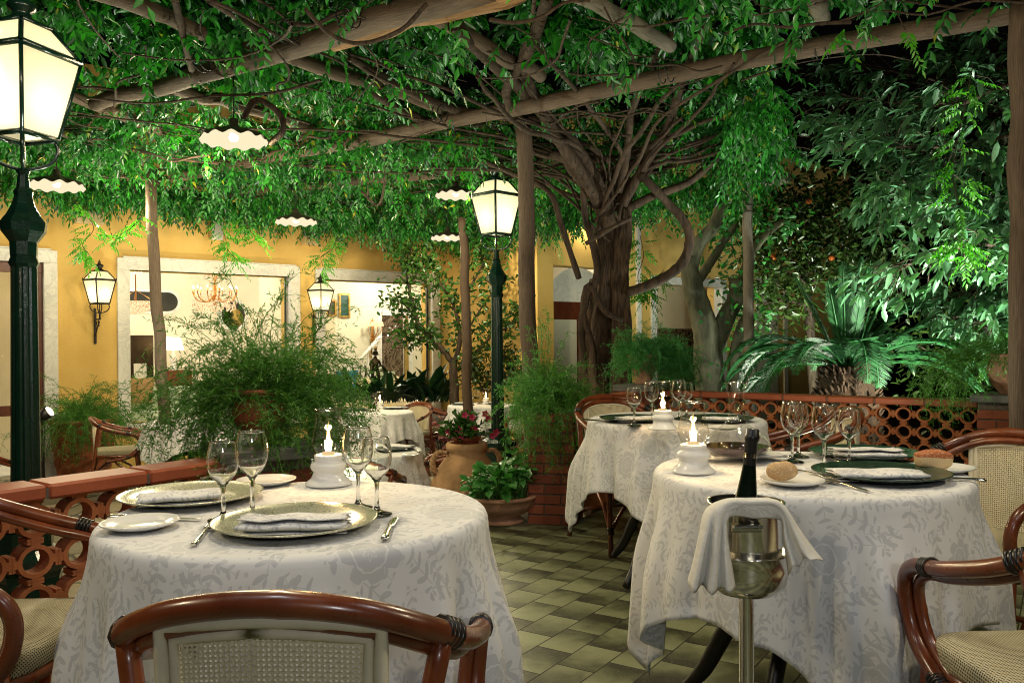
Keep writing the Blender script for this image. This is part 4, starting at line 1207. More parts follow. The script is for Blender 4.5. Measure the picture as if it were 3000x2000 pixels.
# things inside the lounge
t = thing('sofa', 'cream sofa behind the right hand window, below the staircase', 'sofa', rwall(4.35, LOW, 1.35), rzw)
q = MB(); q.box((0, .3, .62), (2.4, .22, .62), bev=.06); q.build('backrest', M['sofa'], t)
q = MB(); q.box((0, -.1, .36), (2.4, .8, .3), bev=.06); q.build('seat', M['sofa'], t)
for s_ in (-1, 1): q = MB(); q.box((s_ * 1.25, -.05, .48), (.2, .85, .5), bev=.06); q.build('armrest', M['sofa'], t)
def cushion(label, p, mat, rx, rz, w=.42):
    q = MB(); vs, fs = [], []; n = 10
    for sg in (1, -1):
        for i in range(n + 1):
            for j in range(n + 1):
                u, v = i / n * 2 - 1, j / n * 2 - 1
                e = (1 - u ** 4) * (1 - v ** 4)
                vs.append((u * w / 2 * (1 - .06 * (1 - v * v)), sg * .085 * e ** .6, v * w / 2 * (1 - .06 * (1 - u * u))))
    N_ = (n + 1) ** 2
    for i in range(n):
        for j in range(n):
            a = i * (n + 1) + j
            fs.append((a, a + 1, a + n + 2, a + n + 1)); fs.append((N_ + a, N_ + a + n + 1, N_ + a + n + 2, N_ + a + 1))
    q.add(vs, fs, True); o = q.build('cushion', mat); o.location = p; o.rotation_euler = (rx, 0, rz); return tag(o, label, 'cushion', 'cushions in the lounge')
p = onplane(795, 877, rwall(0, 0, 1.7), WN); cushion('bright blue cushion on the sofa behind the right hand window', p, M['bluecush'], .3, rzw)
p = onplane(884, 878, rwall(0, 0, 1.75), WN); cushion('pale green striped cushion leaning on the sofa behind the statue', p, M['palecush'], .3, rzw + .3)
p = onplane(318, 898, wp(0, 0, .55), WN); cushion('tan cushion leaning in the left corner of the big window', p, M['tancush'], .35, rzw, .40)
t = thing('window_seat', 'pale grey upholstered bench under the left corner of the big window', 'bench', wp(.85, LOW, .7), rzw)
q = MB(); q.box((0, 0, .42), (1.4, .6, .5), bev=.05); q.build('seat', M['palecush'], t)
q = MB(); q.box((0, .28, .78), (1.4, .12, .4), bev=.05); q.build('backrest', M['palecush'], t)
p = onplane(322, 850, wp(0, 0, 1.6), WN); t = thing('menu_stand', 'white menu card on a stand behind the big window', 'menu stand', (p.x, p.y, LOW), rzw - .2)
q = MB(); q.box((0, 0, 1.18), (.17, .012, .24), R=Matrix.Rotation(-.15, 3, 'X')); q.build('card', M['whitebox'], t)
q = MB(); q.box((0, 0, .53), (.10, .10, 1.02), bev=.01); q.build('stand', M['china'], t)
# framed pictures
def picture(label, a, b, mat, off=.02, n='framed_picture'):
    (t0, z0), (t1, z1) = rear(*a), rear(*b); z0, z1 = max(z0, z1), min(z0, z1)
    o = thing(n, label, 'picture', rwall((t0 + t1) / 2, (z0 + z1) / 2, off), rzw)
    w, h = t1 - t0, z0 - z1
    q = MB()
    for s_ in (-1, 1):
        q.box((s_ * (w / 2 - .02), 0, 0), (.04, .04, h), bev=.006); q.box((0, 0, s_ * (h / 2 - .02)), (w - .08, .04, .04), bev=.006)
    q.build('frame', M['gilt'], o); q = MB(); q.box((0, .01, 0), (w - .07, .012, h - .07)); q.build('canvas', mat, o)
picture('small gilt framed dark picture behind the right wall lantern', (750, 688), (772, 727), M['canvas'])
picture('dark green panel picture above the stairs in the right window', (777, 673), (803, 730), M['greenboard'])
picture('small dark picture under the candelabra sconce beside the statue', (848, 796), (868, 822), M['canvas'])
pl = wp(-1.25, 0, 1.0)
o = thing('gilt_mirror', 'tall gilt framed mirror inside the doorway at the far left', 'mirror', wp(-1.9, 1.2, 1.4), rzw)
q = MB()
for s_ in (-1, 1): q.box((s_ * .55, 0, 0), (.12, .06, 1.5), bev=.02); q.box((0, 0, s_ * .75), (1.22, .06, .12), bev=.02)
q.build('frame', M['gilt'], o); q = MB(); q.box((0, .02, 0), (1.0, .02, 1.4)); q.build('glass', M['mirror'], o)
q = MB(); wbox(q, -5.8, -.9, LOW, .35, 1.45, 1.55); wbox(q, -5.8, -.9, .35, 2.75, 1.5, 1.6); q.build('hall_wall', M['cream'], B)
# chandeliers
def chandelier(label, c, R, h):
    t = thing('chandelier', label, 'chandelier', c)
    q = MB(); q.tube([(0, 0, h * .5), (0, 0, 2.75 - c[2])], .008, 6); q.lathe([(.0, -h * .35), (.03, -h * .3), (.015, -.1), (.03, .05), (.02, h * .3), (.05, h * .45), (.0, h * .5)], 12)
    for k in range(12):
        a = 2 * PI * k / 12; q.tube([(0, 0, -.02), (cos(a) * R * .4, sin(a) * R * .4, -.14), (cos(a) * R * .8, sin(a) * R * .8, -.12), (cos(a) * R, sin(a) * R, -.02)], .008, 6, 3)
    for k in range(12):
        a = 2 * PI * k / 12; q.tube([(cos(a) * R, sin(a) * R, -.03), (cos(a) * R, sin(a) * R, .06)], .008, 6)
    q.build('gilt_frame', M['copper'], t)
    for k in range(12):
        a = 2 * PI * k / 12; q = MB(); x, y = cos(a) * R, sin(a) * R
        q.lathe([(.001, .06), (.008, .07), (.007, .085), (.001, .105)], 8, (x, y, 0)); q.build('candle_bulb', M['bulb'], t)
    q = MB()
    def drop(p, s_): q.lathe([(0, -s_ * 1.5), (s_ * .55, -s_ * .5), (s_ * .3, s_ * .4), (0, s_)], 5, p, smooth=False)
    for k in range(320):
        a = rnd.uniform(0, 6.28); z = rnd.choice([-.16, -.12, -.2, -.06]) * (1 + rnd.random() * .4); r_ = R * rnd.uniform(.55, 1.03)
        drop((cos(a) * r_, sin(a) * r_, z), .018)
    for k in range(200):
        a = rnd.uniform(0, 6.28); s_ = rnd.random(); r_ = R * (.18 + .28 * s_); drop((cos(a) * r_, sin(a) * r_, h * .48 - h * .5 * (1 - s_) ** 2 - .02), .014)
    for k in range(60):
        a = rnd.uniform(0, 6.28); r_ = R * rnd.uniform(.0, .4); drop((cos(a) * r_, sin(a) * r_, -.2 - (.4 * R - r_) * 1.1 * rnd.random()), .016)
    for k in range(50):
        a = 2 * PI * k / 50; drop((cos(a) * R * .48, sin(a) * R * .48, h * .42 + .03 * (k % 3)), .018)
    q.build('crystal_drops', M['litcrystal'], t)
pc = onplane(494, 672, wp(0, 0, 1.75), WN); chandelier('gilt crystal chandelier with lit candle bulbs in the middle of the big window', pc, .33, .62)
pc = onplane(312, 700, wp(0, 0, 1.9), WN)
t = thing('crystal_bowl_light', 'glowing crystal bowl ceiling light at the left of the big window', 'chandelier', pc)
q = MB(); q.lathe([(0, -.14), (.08, -.13), (.16, -.10), (.24, -.05), (.28, .0), (.29, .05), (.27, .05)], 28); q.build('crystal_bowl', M['litcrystal'], t)
q = MB(); q.tube([(0, 0, .02), (0, 0, 2.75 - pc.z)], .01, 6)
for k in range(3):
    a = k * 2.1; q.tube([(0, 0, .22), (cos(a) * .27, sin(a) * .27, .05)], .004, 5)
q.build('stem', M['copper'], t)
(tc_, zc_) = rear(852, 752)
t = thing('candelabra_sconce', 'gilt candelabra wall light with four small shades beside the lift', 'wall light', rwall(tc_, zc_, .06), rzw)
q = MB(); q.lathe([(0, -.36), (.02, -.3), (.05, -.24), (.02, -.1), (.03, .1), (0, .2)], 10)
for s_ in (-1, -.4, .4, 1): q.tube([(0, -.02, -.2), (s_ * .09, -.07, -.16), (s_ * .15, -.1, -.05), (s_ * .15, -.1, .02)], .008, 6, 3)
q.build('gilt_arms', M['copper'], t)
for s_ in (-1, -.4, .4, 1): q = MB(); q.lathe([(.045, .02), (.028, .11)], 10, (s_ * .15, -.1, 0)); q.build('shade', M['bulb'] if 0 else M['frost'], t)
# lit table lamps
def table_lamp(label, px, py, off):
    p = onplane(px, py, wp(0, 0, off), WN); t = thing('table_lamp', label, 'table lamp', p, 0, 'table lamps in the lounge')
    q = MB(); q.lathe([(.17, -.10), (.10, .12)], 24); q.build('lamp_shade', M['frost'], t)
    q = MB(); q.lathe([(.07, -.42), (.075, -.40), (.02, -.37), (.05, -.28), (.055, -.22), (.015, -.14), (.012, -.02)], 18); q.build('lamp_base', M['china'], t)
    l = bpy.data.lights.new('lamp_bulb', 'POINT'); l.energy = 5; l.color = (1, .8, .5); l.shadow_soft_size = .05
    o = bpy.data.objects.new('lamp_bulb', l); COL.objects.link(o); o.parent = t
    q = MB(); q.box((p.x, p.y, (p.z - .42 + LOW) / 2), (.45, .45, p.z - .42 - LOW), R=Rw, bev=.01); tag(q.build('side_table', M['darkwood']), 'small dark side table under the ' + label.split(',')[0], 'table', 'side tables in the lounge')
table_lamp('lit table lamp, at the left of the big window behind the leaning post', 398, 790, 2.8)
table_lamp('lit table lamp at the right of the big window, above the foliage', 652, 780, 2.9)
# wall fittings
def onwall(px, py, off=0.0): return onplane(px, py, wp(0, 0, -off), WN)
p = onwall(712, 552, .07); t = thing('wall_speaker', 'cream loudspeaker box high on the yellow wall', 'speaker', p, rzw)
q = MB(); q.box((0, 0, 0), (.22, .14, .14), bev=.012); q.build('case', M['plastic'], t); q = MB()
for k in range(5): q.box((0, -.071, -.05 + .024 * k), (.19, .006, .012))
q.build('grille', M['plastic'], t)
p = onwall(497, 527, .05); t = thing('wall_box', 'white box fixed high on the yellow wall above the big window', 'wall box', p, rzw); q = MB(); q.box((0, 0, 0), (.16, .09, .28), bev=.01); q.build('case', M['whitebox'], t); q = MB(); q.box((-.085, .0, 0), (.012, .1, .28)); q.build('side_plate', M['plastic'], t)
p = onwall(205, 500, .05); t = thing('wall_speaker', 'cream box half behind hanging leaves, above the left wall lantern', 'speaker', p, rzw); q = MB(); q.box((0, 0, 0), (.34, .12, .16), bev=.012); q.build('case', M['plastic'], t)

# ------------------------------------------------------------------ lanterns
def lantern_parts(t, s=1.0, z0=0.0, arms=True, light=9.0, x0=0.0, y0=0.0, rz=0.0, iron='ironG'):
    b, tp, h = .106 * s, .176 * s, .385 * s; rh, ru = .145 * s, .085 * s
    R = Matrix.Rotation(rz, 3, 'Z'); O = Vector((x0, y0, z0))
    W = lambda x, y, z: O + R @ Vector((x, y, z))
    sg = [(-1, -1), (1, -1), (1, 1), (-1, 1)]
    q = MB(); e = .011 * s
    for i in range(4):
        a, c = sg[i], sg[(i + 1) % 4]
        q.tube([W(a[0] * b, a[1] * b, 0), W(a[0] * tp, a[1] * tp, h)], e, 4)
        q.tube([W(a[0] * b, a[1] * b, 0), W(c[0] * b, c[1] * b, 0)], e * 1.25, 4)
        q.tube([W(a[0] * tp, a[1] * tp, h), W(c[0] * tp, c[1] * tp, h)], e * 1.5, 4)
        q.tube([W(a[0] * tp, a[1] * tp, h), W(a[0] * ru, a[1] * ru, h + rh)], e, 4)
        q.tube([W(a[0] * ru, a[1] * ru, h + rh), W(c[0] * ru, c[1] * ru, h + rh)], e * 1.3, 4)
        q.lathe([(e, 0), (e * .7, .02 * s), (0, .05 * s)], 6, W(a[0] * tp * 1.03, a[1] * tp * 1.03, h))
    q.box(O + Vector((0, 0, h + rh)), (ru * 2, ru * 2, .006 * s), R=R)
    fr = q.build('lantern_frame', M[iron], t)
    for i in range(4):
        a, c = sg[i], sg[(i + 1) % 4]; k = .99
        q = MB(); q.quad(W(a[0] * b * k, a[1] * b * k, .004), W(c[0] * b * k, c[1] * b * k, .004), W(c[0] * tp * k, c[1] * tp * k, h), W(a[0] * tp * k, a[1] * tp * k, h)); q.build('frosted_pane', M['frost'], t)
        q = MB(); q.quad(W(a[0] * tp * k, a[1] * tp * k, h), W(c[0] * tp * k, c[1] * tp * k, h), W(c[0] * ru * k, c[1] * ru * k, h + rh), W(a[0] * ru * k, a[1] * ru * k, h + rh)); q.build('roof_pane', M['frost'], t)
    q = MB(); q.lathe([(ru * 1.05, 0), (ru * .9, .02 * s), (.045 * s, .035 * s), (.04 * s, .06 * s), (.062 * s, .075 * s), (.066 * s, .095 * s), (.05 * s, .112 * s), (.022 * s, .125 * s), (.018 * s, .14 * s), (.026 * s, .15 * s), (.012 * s, .165 * s), (.0, .20 * s)], 20, O + Vector((0, 0, h + rh)))
    q.build('finial', M[iron], t)
    if arms:
        q = MB()
        for i in range(4):
            a = sg[i]
            q.tube([W(a[0] * b * .9, a[1] * b * .9, -.008 * s), W(a[0] * b * .98, a[1] * b * .98, -.06 * s), W(a[0] * b * .7, a[1] * b * .7, -.125 * s), W(0, 0, -.16 * s)], .009 * s, 7, 4)
        q.tube([W(0, 0, 0), W(0, 0, -.17 * s)], .010 * s, 7)
        q.build('support_arms', M[iron], t)
    l = bpy.data.lights.new('lantern_bulb', 'POINT'); l.energy = light; l.color = (1, .86, .55); l.shadow_soft_size = .05 * s
    o = bpy.data.objects.new('lantern_bulb', l); COL.objects.link(o); o.parent = t; o.location = O + Vector((0, 0, h * .45))
def lamp_post(label, x, y, z, ztop, rz, lean=0.0):
    t = thing('street_lamp', label, 'lamp post', (x, y, z), 0, 'green lamp posts')
    H = ztop - z          # height of the underside of the lantern
    q = MB(); n = 8
    q.lathe([(.20, 0), (.20, .12), (.165, .16), (.155, .5), (.165, .53), (.19, .56), (.18, .60), (.12, .64), (.115, .72)], 8, smooth=False); q.build('base', M['ironG'], t)
    q = MB(); nf = 40
    zc = H - .62
    q.lathe([(.068, .64), (.062, zc * .6), (.056, zc)], nf, mod=lambda a, i, r, zz: (r * (1 - .09 * max(0, cos(a * 10)) ** .5), zz), smooth=False); q.build('fluted_shaft', M['ironG'], t)
    q = MB(); q.lathe([(.058, zc), (.068, zc + .02), (.058, zc + .05), (.060, zc + .06), (.062, zc + .12), (.098, zc + .17), (.104, zc + .21), (.075, zc + .25), (.05, zc + .30), (.040, zc + .34), (.044, zc + .36), (.030, zc + .38), (.024, zc + .44), (.032, zc + .46)], 8, smooth=False); q.build('capital', M['ironG'], t)
    lantern_parts(t, 1.0, H, True, .8, rz=rz)
    return t
pL = at(56, 700, 4.0); lamp_post('dark green cast iron lamp post at the left edge, its big lit lantern cropped', pL.x, 4.0, LOW, 2.135, deg(-16))
pM = at(1141, 700, 8.3); lamp_post('dark green cast iron lamp post with a lit lantern, left of the twisted vine trunk', pM.x, 8.3, LOW, 2.19, deg(45))
def wall_lantern(label, px, py):
    p = onwall(px, py, .26)
    t = thing('wall_lantern', label, 'wall lantern', p, rzw, 'iron wall lanterns')
    lantern_parts(t, .74, 0, True, .6, rz=deg(20), iron='iron')
    q = MB(); z = -.19
    q.box((-.0, .24, z - .08), (.03, .02, .44), bev=.004)
    q.tube([(0, .24, z), (0, -.03, z)], .011, 6); q.tube([(0, 0, z), (0, 0, -.1)], .012, 6)
    q.tube([(0, .235, z - .2), (0, .2, z - .17), (0, .10, z - .08), (0, .02, z - .03)], .008, 6, 3)
    for c, r in (((0, .16, z - .05), .026), ((0, .07, z - .035), .02), ((0, .05, z - .08), .02)):
        q.tube([Vector(c) + Vector((0, cos(a * .5) * r * (1 - a / 16), sin(a * .5) * r * (1 - a / 16))) for a in range(12)], .006, 5)
    q.build('scroll_bracket', M['iron'], t)
wall_lantern('lit iron lantern on a scroll bracket on the yellow wall, left of the big window', 229, 697)
wall_lantern('lit iron lantern on a bracket between the two white framed windows', 737, 713)
# hanging lamps
def pendant(label, p, s=1.0):
    t = thing('hanging_lamp', label, 'hanging lamp', p, rnd.uniform(0, 3), 'scalloped hanging lamps under the vine', s)
    wav = lambda a, i, r, z: (r * (1 + .02 * cos(12 * a) * (r > .15)), z + (.011 * cos(12 * a) if r > .17 else 0))
    q = MB(); q.lathe([(.212, .012), (.19, .03), (.12, .062), (.05, .085), (.03, .10), (.028, .14), (.0, .145)], 72, mod=wav); q.build('enamel_shade', M['enamel'], t)
    q = MB(); q.lathe([(.0, .05), (.10, .048), (.16, .034), (.195, .016), (.216, -.014)], 72, mod=wav); q.build('opal_glass', M['opal'], t)
    q = MB(); q.lathe([(0, -.012), (.022, -.006), (.032, .014), (.026, .036), (.012, .048)], 14); q.build('bulb', M['bulb'], t)
    q = MB(); q.tube([(0, 0, .14), (0, 0, .55)], .005, 6); q.build('cord', M['iron'], t)
    l = bpy.data.lights.new('lamp_bulb', 'POINT'); l.energy = 60 * (1 if s == 1 else .12); l.color = (1, .83, .52); l.shadow_soft_size = .09
    o = bpy.data.objects.new('lamp_bulb', l); COL.objects.link(o); o.parent = t; o.location = (0, 0, -.07)
for px, py, Y, lab, s in [(537, 322, 5.6, 'brightest hanging lamp with a scalloped rim, upper left under the beams', 1), (130, 428, 7.0, 'scalloped hanging lamp just right of the left lamp post', 1),
                       (680, 510, 9.0, 'scalloped hanging lamp low over the gap between the windows', 1), (1047, 449, 8.9, 'scalloped hanging lamp touching the left side of the middle lantern', 1),
                       (1028, 547, 10.9, 'scalloped hanging lamp in front of the corner of the yellow walls', 1), (1360, 510, 12.6, 'small bright hanging lamp seen through the twisted vine trunk', .55)]:
    pendant(lab, at(px, py, Y), s)
# small black garden floodlight by the planter
p = at(99, 955, 9.3); t = thing('garden_spotlight', 'small black spotlight on a stake left of the carved planter', 'spotlight', (p.x, p.y, LOW))
q = MB(); q.tube([(0, 0, 0), (0, 0, p.z - LOW)], .012, 6); q.build('stake', M['blackplastic'], t)
q = MB(); q.tube([(-.06, -.02, p.z - LOW - .04), (.07, .0, p.z - LOW + .05)], [.05, .07], 14); q.build('housing', M['blackplastic'], t)
q = MB(); q.tube([(.071, .0, p.z - LOW + .051), (.075, .0, p.z - LOW + .054)], .055, 14); q.build('lens', M['bulb'], t)

# ------------------------------------------------------------------ pergola of round logs
PZ0 = 2.95
G = thing('log_pergola', 'pergola of rough round logs carrying the vine over the tables', 'pergola')
def pl_(px, py): return onz(px, py, PZ0)
def log(name, a, b, r0, r1, mat='log', dz=0.0, wob=.02, n=9):
    a, b = Vector(a), Vector(b); q = MB(); L = (b - a).length
    pts = []
    for i in range(n + 1):
        t = i / n; p = a.lerp(b, t); e = 0 if i in (0, n) else wob
        pts.append(p + Vector((rnd.uniform(-e, e), rnd.uniform(-e, e), rnd.uniform(-e, e) + dz)))
    q.tube(pts, [r0 * (1 - t / n) + r1 * t / n + rnd.uniform(-.004, .004) for t in range(n + 1)], 14, 3, uv=True)
    o = q.build(name, M[mat], G)
    # wire lashings
    return o
def ext(a, b, ea, eb):
    d = (b - a).normalized(); return a - d * ea, b + d * eb
def lash(p, d, r):
    q = MB(); d = d.normalized(); A = d.orthogonal().normalized(); Bv = d.cross(A)
    for o_ in (-.03, .03):
        q.tube([p + d * o_ + (A * cos(2 * PI * i / 14) + Bv * sin(2 * PI * i / 14)) * (r + .004) for i in range(15)], .004, 5, cap=False)
    q.build('wire_lashing', M['wire'], G)
beams = [((1020, 4), (382, 192), .070, .056, .3, .9), ((2352, 17), (500, 387), .058, .060, .8, .8), ((1500, 340), (500, 447), .062, .056, .2, .6)]
for k, (a, b, r0, r1, ea, eb) in enumerate(beams):
    A_, B_ = ext(pl_(*a), pl_(*b), ea, eb); log('beam', A_, B_, r0, r1)
A_ = pl_(1020, 4); d_ = (pl_(382, 192) - A_).normalized()
log('split_beam', A_ - d_ * .9 + Vector((0, 0, .0)) + FN * .13, A_ + d_ * .95 + FN * .11, .085, .07, 'splitlog', .02)
for (x, y), d in (((660, 70), d_), ((470, 140), d_), ((800, 40), d_)): lash(pl_(x, y), d, .062)
d2 = (pl_(500, 387) - pl_(2352, 17)).normalized()
for (x, y) in ((1890, 112), (1530, 168), (690, 328), (1010, 262)): lash(pl_(x, y), d2, .060)
joists = [((150, -2), (430, 108)), ((640, 160), (1210, 348)), ((900, 30), (1225, 205)), ((1262, -4), (1520, 132)), ((1836, -30), (1884, 66)), ((440, 250), (700, 320)), ((-100, 160), (360, 330)), ((150, 330), (480, 420))]
for k, (a, b) in enumerate(joists):
    A_, B_ = ext(pl_(*a), pl_(*b), .25, .12); log('joist', A_, B_, .050, .046, 'loggrey' if k in (3, 4) else 'log', .12 if k not in (3, 4) else .10)
for x0, y0, x1, y1, t_, mt in [(2735, 0, 0, 0, 0, 0)]: pass
def post(px_t, py_t, Y, r, base_q=None, mat='log', lean=0.0, ztop=None):
    p = at(px_t, py_t, Y); zt = ztop or p.z
    b = Vector((p.x + lean, Y, LOW)); q = MB(); m_ = 12; pts = []
    for i in range(m_ + 1):
        t = i / m_; c = b.lerp(Vector((p.x, Y, zt)), t)
        pts.append(c + Vector((rnd.uniform(-.012, .012), rnd.uniform(-.012, .012), 0)))
    q.tube(pts, [r * (1.06 - .12 * i / m_) for i in range(m_ + 1)], 14, 3, uv=True); q.build('post', M[mat], G)
post(344, 395, 8.67, .058, lean=.17)
post(1203, 290, 7.1, .073, lean=.06)
post(1064, 500, 10.4, .060, lean=.05)
post(1716, 395, 8.0, .050, mat='loggrey', lean=.03)
post(2346, 20, 4.5, .062, lean=-.02)
A_ = at(1725, 420, 7.95); B_ = at(1812, 408, 7.7); log('beam_stub', A_, B_, .05, .048, 'loggrey', wob=.005)
lash(at(1716, 480, 8.0), Vector((0, 0, 1)), .056)
# ------------------------------------------------------------------ plants
def A3(L): return np.array([tuple(p) for p in L], float)
def compound(lv, P, D, Lr, pairs=6, ll=.066, lw=.027, droop=.35, kind='fold'):
    """pinnate leaves: leaflets in pairs along each rachis and one at its tip"""
    P = np.asarray(P, float); D = _unit(np.asarray(D, float)); n = len(P)
    Lr = np.broadcast_to(np.asarray(Lr, float), (n,))[:, None]
    B = np.cross(D, np.array([0, 0, 1.0]) + rng.normal(0, .35, (n, 3))); B = _unit(B); N = np.cross(B, D)
    dn = np.array([0, 0, -1.0])
    sz = rng.uniform(.8, 1.25, n)
    for k in range(pairs + 1):
        t = .22 + .78 * k / pairs
        pos = P + D * Lr * t + dn * Lr * droop * t * t * .5
        dd = _unit(D + dn * droop * t)
        if k == pairs: lv.add(pos, dd + rng.normal(0, .12, (n, 3)), N, ll * sz * 1.1, lw * sz, kind)
        else:
            for sg in (-1, 1):
                fall = rng.uniform(.1, .75, n)[:, None]
                d = dd * .55 + B * sg * .8 + dn * fall + rng.normal(0, .16, (n, 3))
                lv.add(pos, d, N + B * sg * rng.uniform(-.5, .5, n)[:, None], ll * sz * rng.uniform(.8, 1.1, n), lw * sz, kind)

# --- wisteria over the pergola
V = thing('wisteria_vine', 'old wisteria with a twisted trunk, its leaves roofing the whole pergola', 'vine', (0, 0, 0))
def inpoly(x, y, poly):
    c = np.zeros(len(x), bool); j = len(poly) - 1
    for i in range(len(poly)):
        xi, yi = poly[i]; xj, yj = poly[j]
        c ^= ((yi > y) != (yj > y)) & (x < (xj - xi) * (y - yi) / (yj - yi + 1e-9) + xi); j = i
    return c
POLY = [(-2.9, 3.3), (2.9, 3.3), (3.0, 4.5), (1.9, 5.5), (2.0, 6.4), (2.45, 8.6), (2.2, 9.4), (1.2, 11.3), (-.8, 13.0), (-5.6, 9.3), (-5.3, 7.6)]
def canopy(n, zf, poly=POLY):
    out = []
    while len(out) < n:
        x = rng.uniform(-6, 3.2, n * 2); y = rng.uniform(3.2, 13.2, n * 2)
        k = inpoly(x, y, poly)
        cl = np.sin(x * 2.1 + 1.3 * np.sin(y * 1.7)) * np.sin(y * 2.3 + np.sin(x * 1.9)) # denser and thinner patches
        k &= rng.uniform(-.9, 1, n * 2) < cl
        out += list(zip(x[k], y[k]))
    a = np.array(out[:n]); return np.column_stack([a, zf(a[:, 0], a[:, 1], n)])
lv = Leaves()
P = canopy(5600, lambda x, y, n: 3.0 + np.clip((8.2 - y) * .06, 0, .2) + np.abs(rng.normal(0, .2, n)))
D = rdir(len(P), -.6, .25); nr = P[:, 1] < 6.6
for kd, sel in (('oval', nr), ('fold', ~nr)): compound(lv, P[sel], D[sel], rng.uniform(.2, .32, sel.sum()), ll=.080, lw=.032, kind=kd)
# leaves drooping below the logs, more of them the farther back
P = canopy(1900, lambda x, y, n: 3.0 - rng.uniform(0, 1, n) ** 1.6 * np.clip((y - 7.0) * .07, 0, .24))
P = P[(P[:, 1] > 7.2) | (rng.uniform(0, 1, len(P)) < .14)]
D = rdir(len(P), -1, -.25); compound(lv, P, D, rng.uniform(.2, .3, len(P)), droop=.5)
# hanging fringe along the far edge
def fringe(a, b, n, zlo0, zlo1, dep=.7):
    t = rng.uniform(0, 1, n); x = a[0] + (b[0] - a[0]) * t; y = a[1] + (b[1] - a[1]) * t
    x = x + rng.uniform(-.2, dep, n) * WN.x; y = y + rng.uniform(-.2, dep, n) * WN.y
    lo = zlo0 + (zlo1 - zlo0) * t + .12 * np.sin(t * 37) + .07 * np.sin(t * 83)
    z = 3.0 - (3.0 - lo) * rng.uniform(0, 1, n) ** .9
    d = rdir(n, -1, -.45); compound(lv, np.column_stack([x, y, z]), d, rng.uniform(.2, .3, n), droop=.6)
fringe((-5.5, 9.1), (-.9, 12.7), 1050, 3.0, 2.74)
fringe((-.9, 12.4), (2.2, 9.3), 650, 2.7, 2.76)
fringe((2.4, 9.0), (1.75, 6.0), 420, 2.5, 2.85, .3)
lv.build('foliage', M['wist'], V)
# bright young tendrils hanging free in front of the wall
tend = [((165, 455), (215, 520), (190, 560), (205, 585), 8.2), ((330, 490), (300, 525), (255, 548), 8.4), ((500, 500), (517, 545), (525, 575), (545, 600), 9.2), ((560, 495), (575, 530), (592, 550), 9.4),
        ((775, 535), (765, 570), (738, 590), (742, 612), 10.2), ((800, 540), (770, 575), 10.0), ((120, 560 - 95), (95, 480), 7.6), ((1470, 540), (1478, 590), (1465, 640), (1490, 690), 8.0), ((1525, 620), (1500, 650), (1480, 680), 8.2),
        ((1265, 520), (1275, 545), 8.6), ((2235, 150), (2215, 250), (2190, 380), (2200, 470), 5.6), ((2190, 400), (2215, 420), 6.0), ((2180, 540), (2210, 560), (2215, 590), 5.8), ((2060, 30), (2080, 70), 4.6), ((1965, 40), (1950, 55), 5.0)]
lt = Leaves()
for td in tend:
    q = MB()
    Y = td[-1]; pts = smooth_path([at(x, y, Y + rnd.uniform(-.05, .05)) for x, y in td[:-1]], 6)
    q.tube(pts, .0035, 5, cap=False); q.build('tendril', M['vinebark'], V)
    for i, p in enumerate(pts[1:]):
        for r_ in range(2 if i % 2 else 1):
            d = Vector((rnd.uniform(-1, 1), rnd.uniform(-.6, .6), rnd.uniform(-.5, .1)))
            compound(lt, [tuple(p)], [tuple(d)], .17, 6, .05, .017, .4)
    d = pts[-1] - pts[-2]; compound(lt, [tuple(pts[-1])], [tuple(d)], .2, 7, .055, .018, .4)
lt.build('young_foliage', leafmat('young_wisteria_leaf', (.03, .17, .015), (.08, .28, .02), .36, .35), V)
# trunk
def stem(pts, r, name='stem', mat='vinebark', n=8, k=5, wob=0.0):
    q = MB(); sp = smooth_path(pts, k)
    if wob: sp = [p + Vector((rnd.uniform(-wob, wob), rnd.uniform(-wob, wob), rnd.uniform(-wob, wob))) for p in sp]
    rr = lerp_list(r, len(sp)); rr = [x * rnd.uniform(.9, 1.1) for x in rr]
    q.tube(sp, rr, n, cap=True); return q.build(name, M[mat], V)
TY = 7.6
def tq(L, Y=TY): return [at(p[0], p[1], p[2] if len(p) > 2 else Y) for p in L]
tr = MB()
def fluted(pts, r, seed):
    sp = smooth_path(pts, 6); n = 22; vs, fs = [], []
    for i, p in enumerate(sp):
        t = i / (len(sp) - 1); R_ = r[0] + (r[1] - r[0]) * t
        for j in range(n):
            a = 2 * PI * j / n + t * 1.2
            e = 1 + .20 * sin(3 * a + seed + t * 2) + .12 * sin(7 * a + seed * 2 + t * 5) + .06 * sin(13 * a + t * 9)
            vs.append(p + Vector((cos(a) * R_ * e, sin(a) * R_ * e, 0)))
    for i in range(len(sp) - 1):
        for j in range(n): fs.append((i * n + j, i * n + (j + 1) % n, (i + 1) * n + (j + 1) % n, (i + 1) * n + j))
    tr.add(vs, fs, True)
fluted(tq([(1372, 1180), (1376, 1000), (1380, 850), (1384, 740), (1398, 640), (1392, 540), (1386, 440)]), (.135, .075), 1)
fluted(tq([(1425, 1180), (1424, 1000), (1424, 850), (1428, 740), (1424, 640), (1434, 540), (1436, 440), (1428, 380)], 7.55), (.105, .05), 2.6)
fluted(tq([(1355, 1150), (1352, 950), (1352, 820), (1362, 720), (1372, 640)], 7.7), (.085, .055), 4)
tr.build('trunk', M['oldbark'], V)
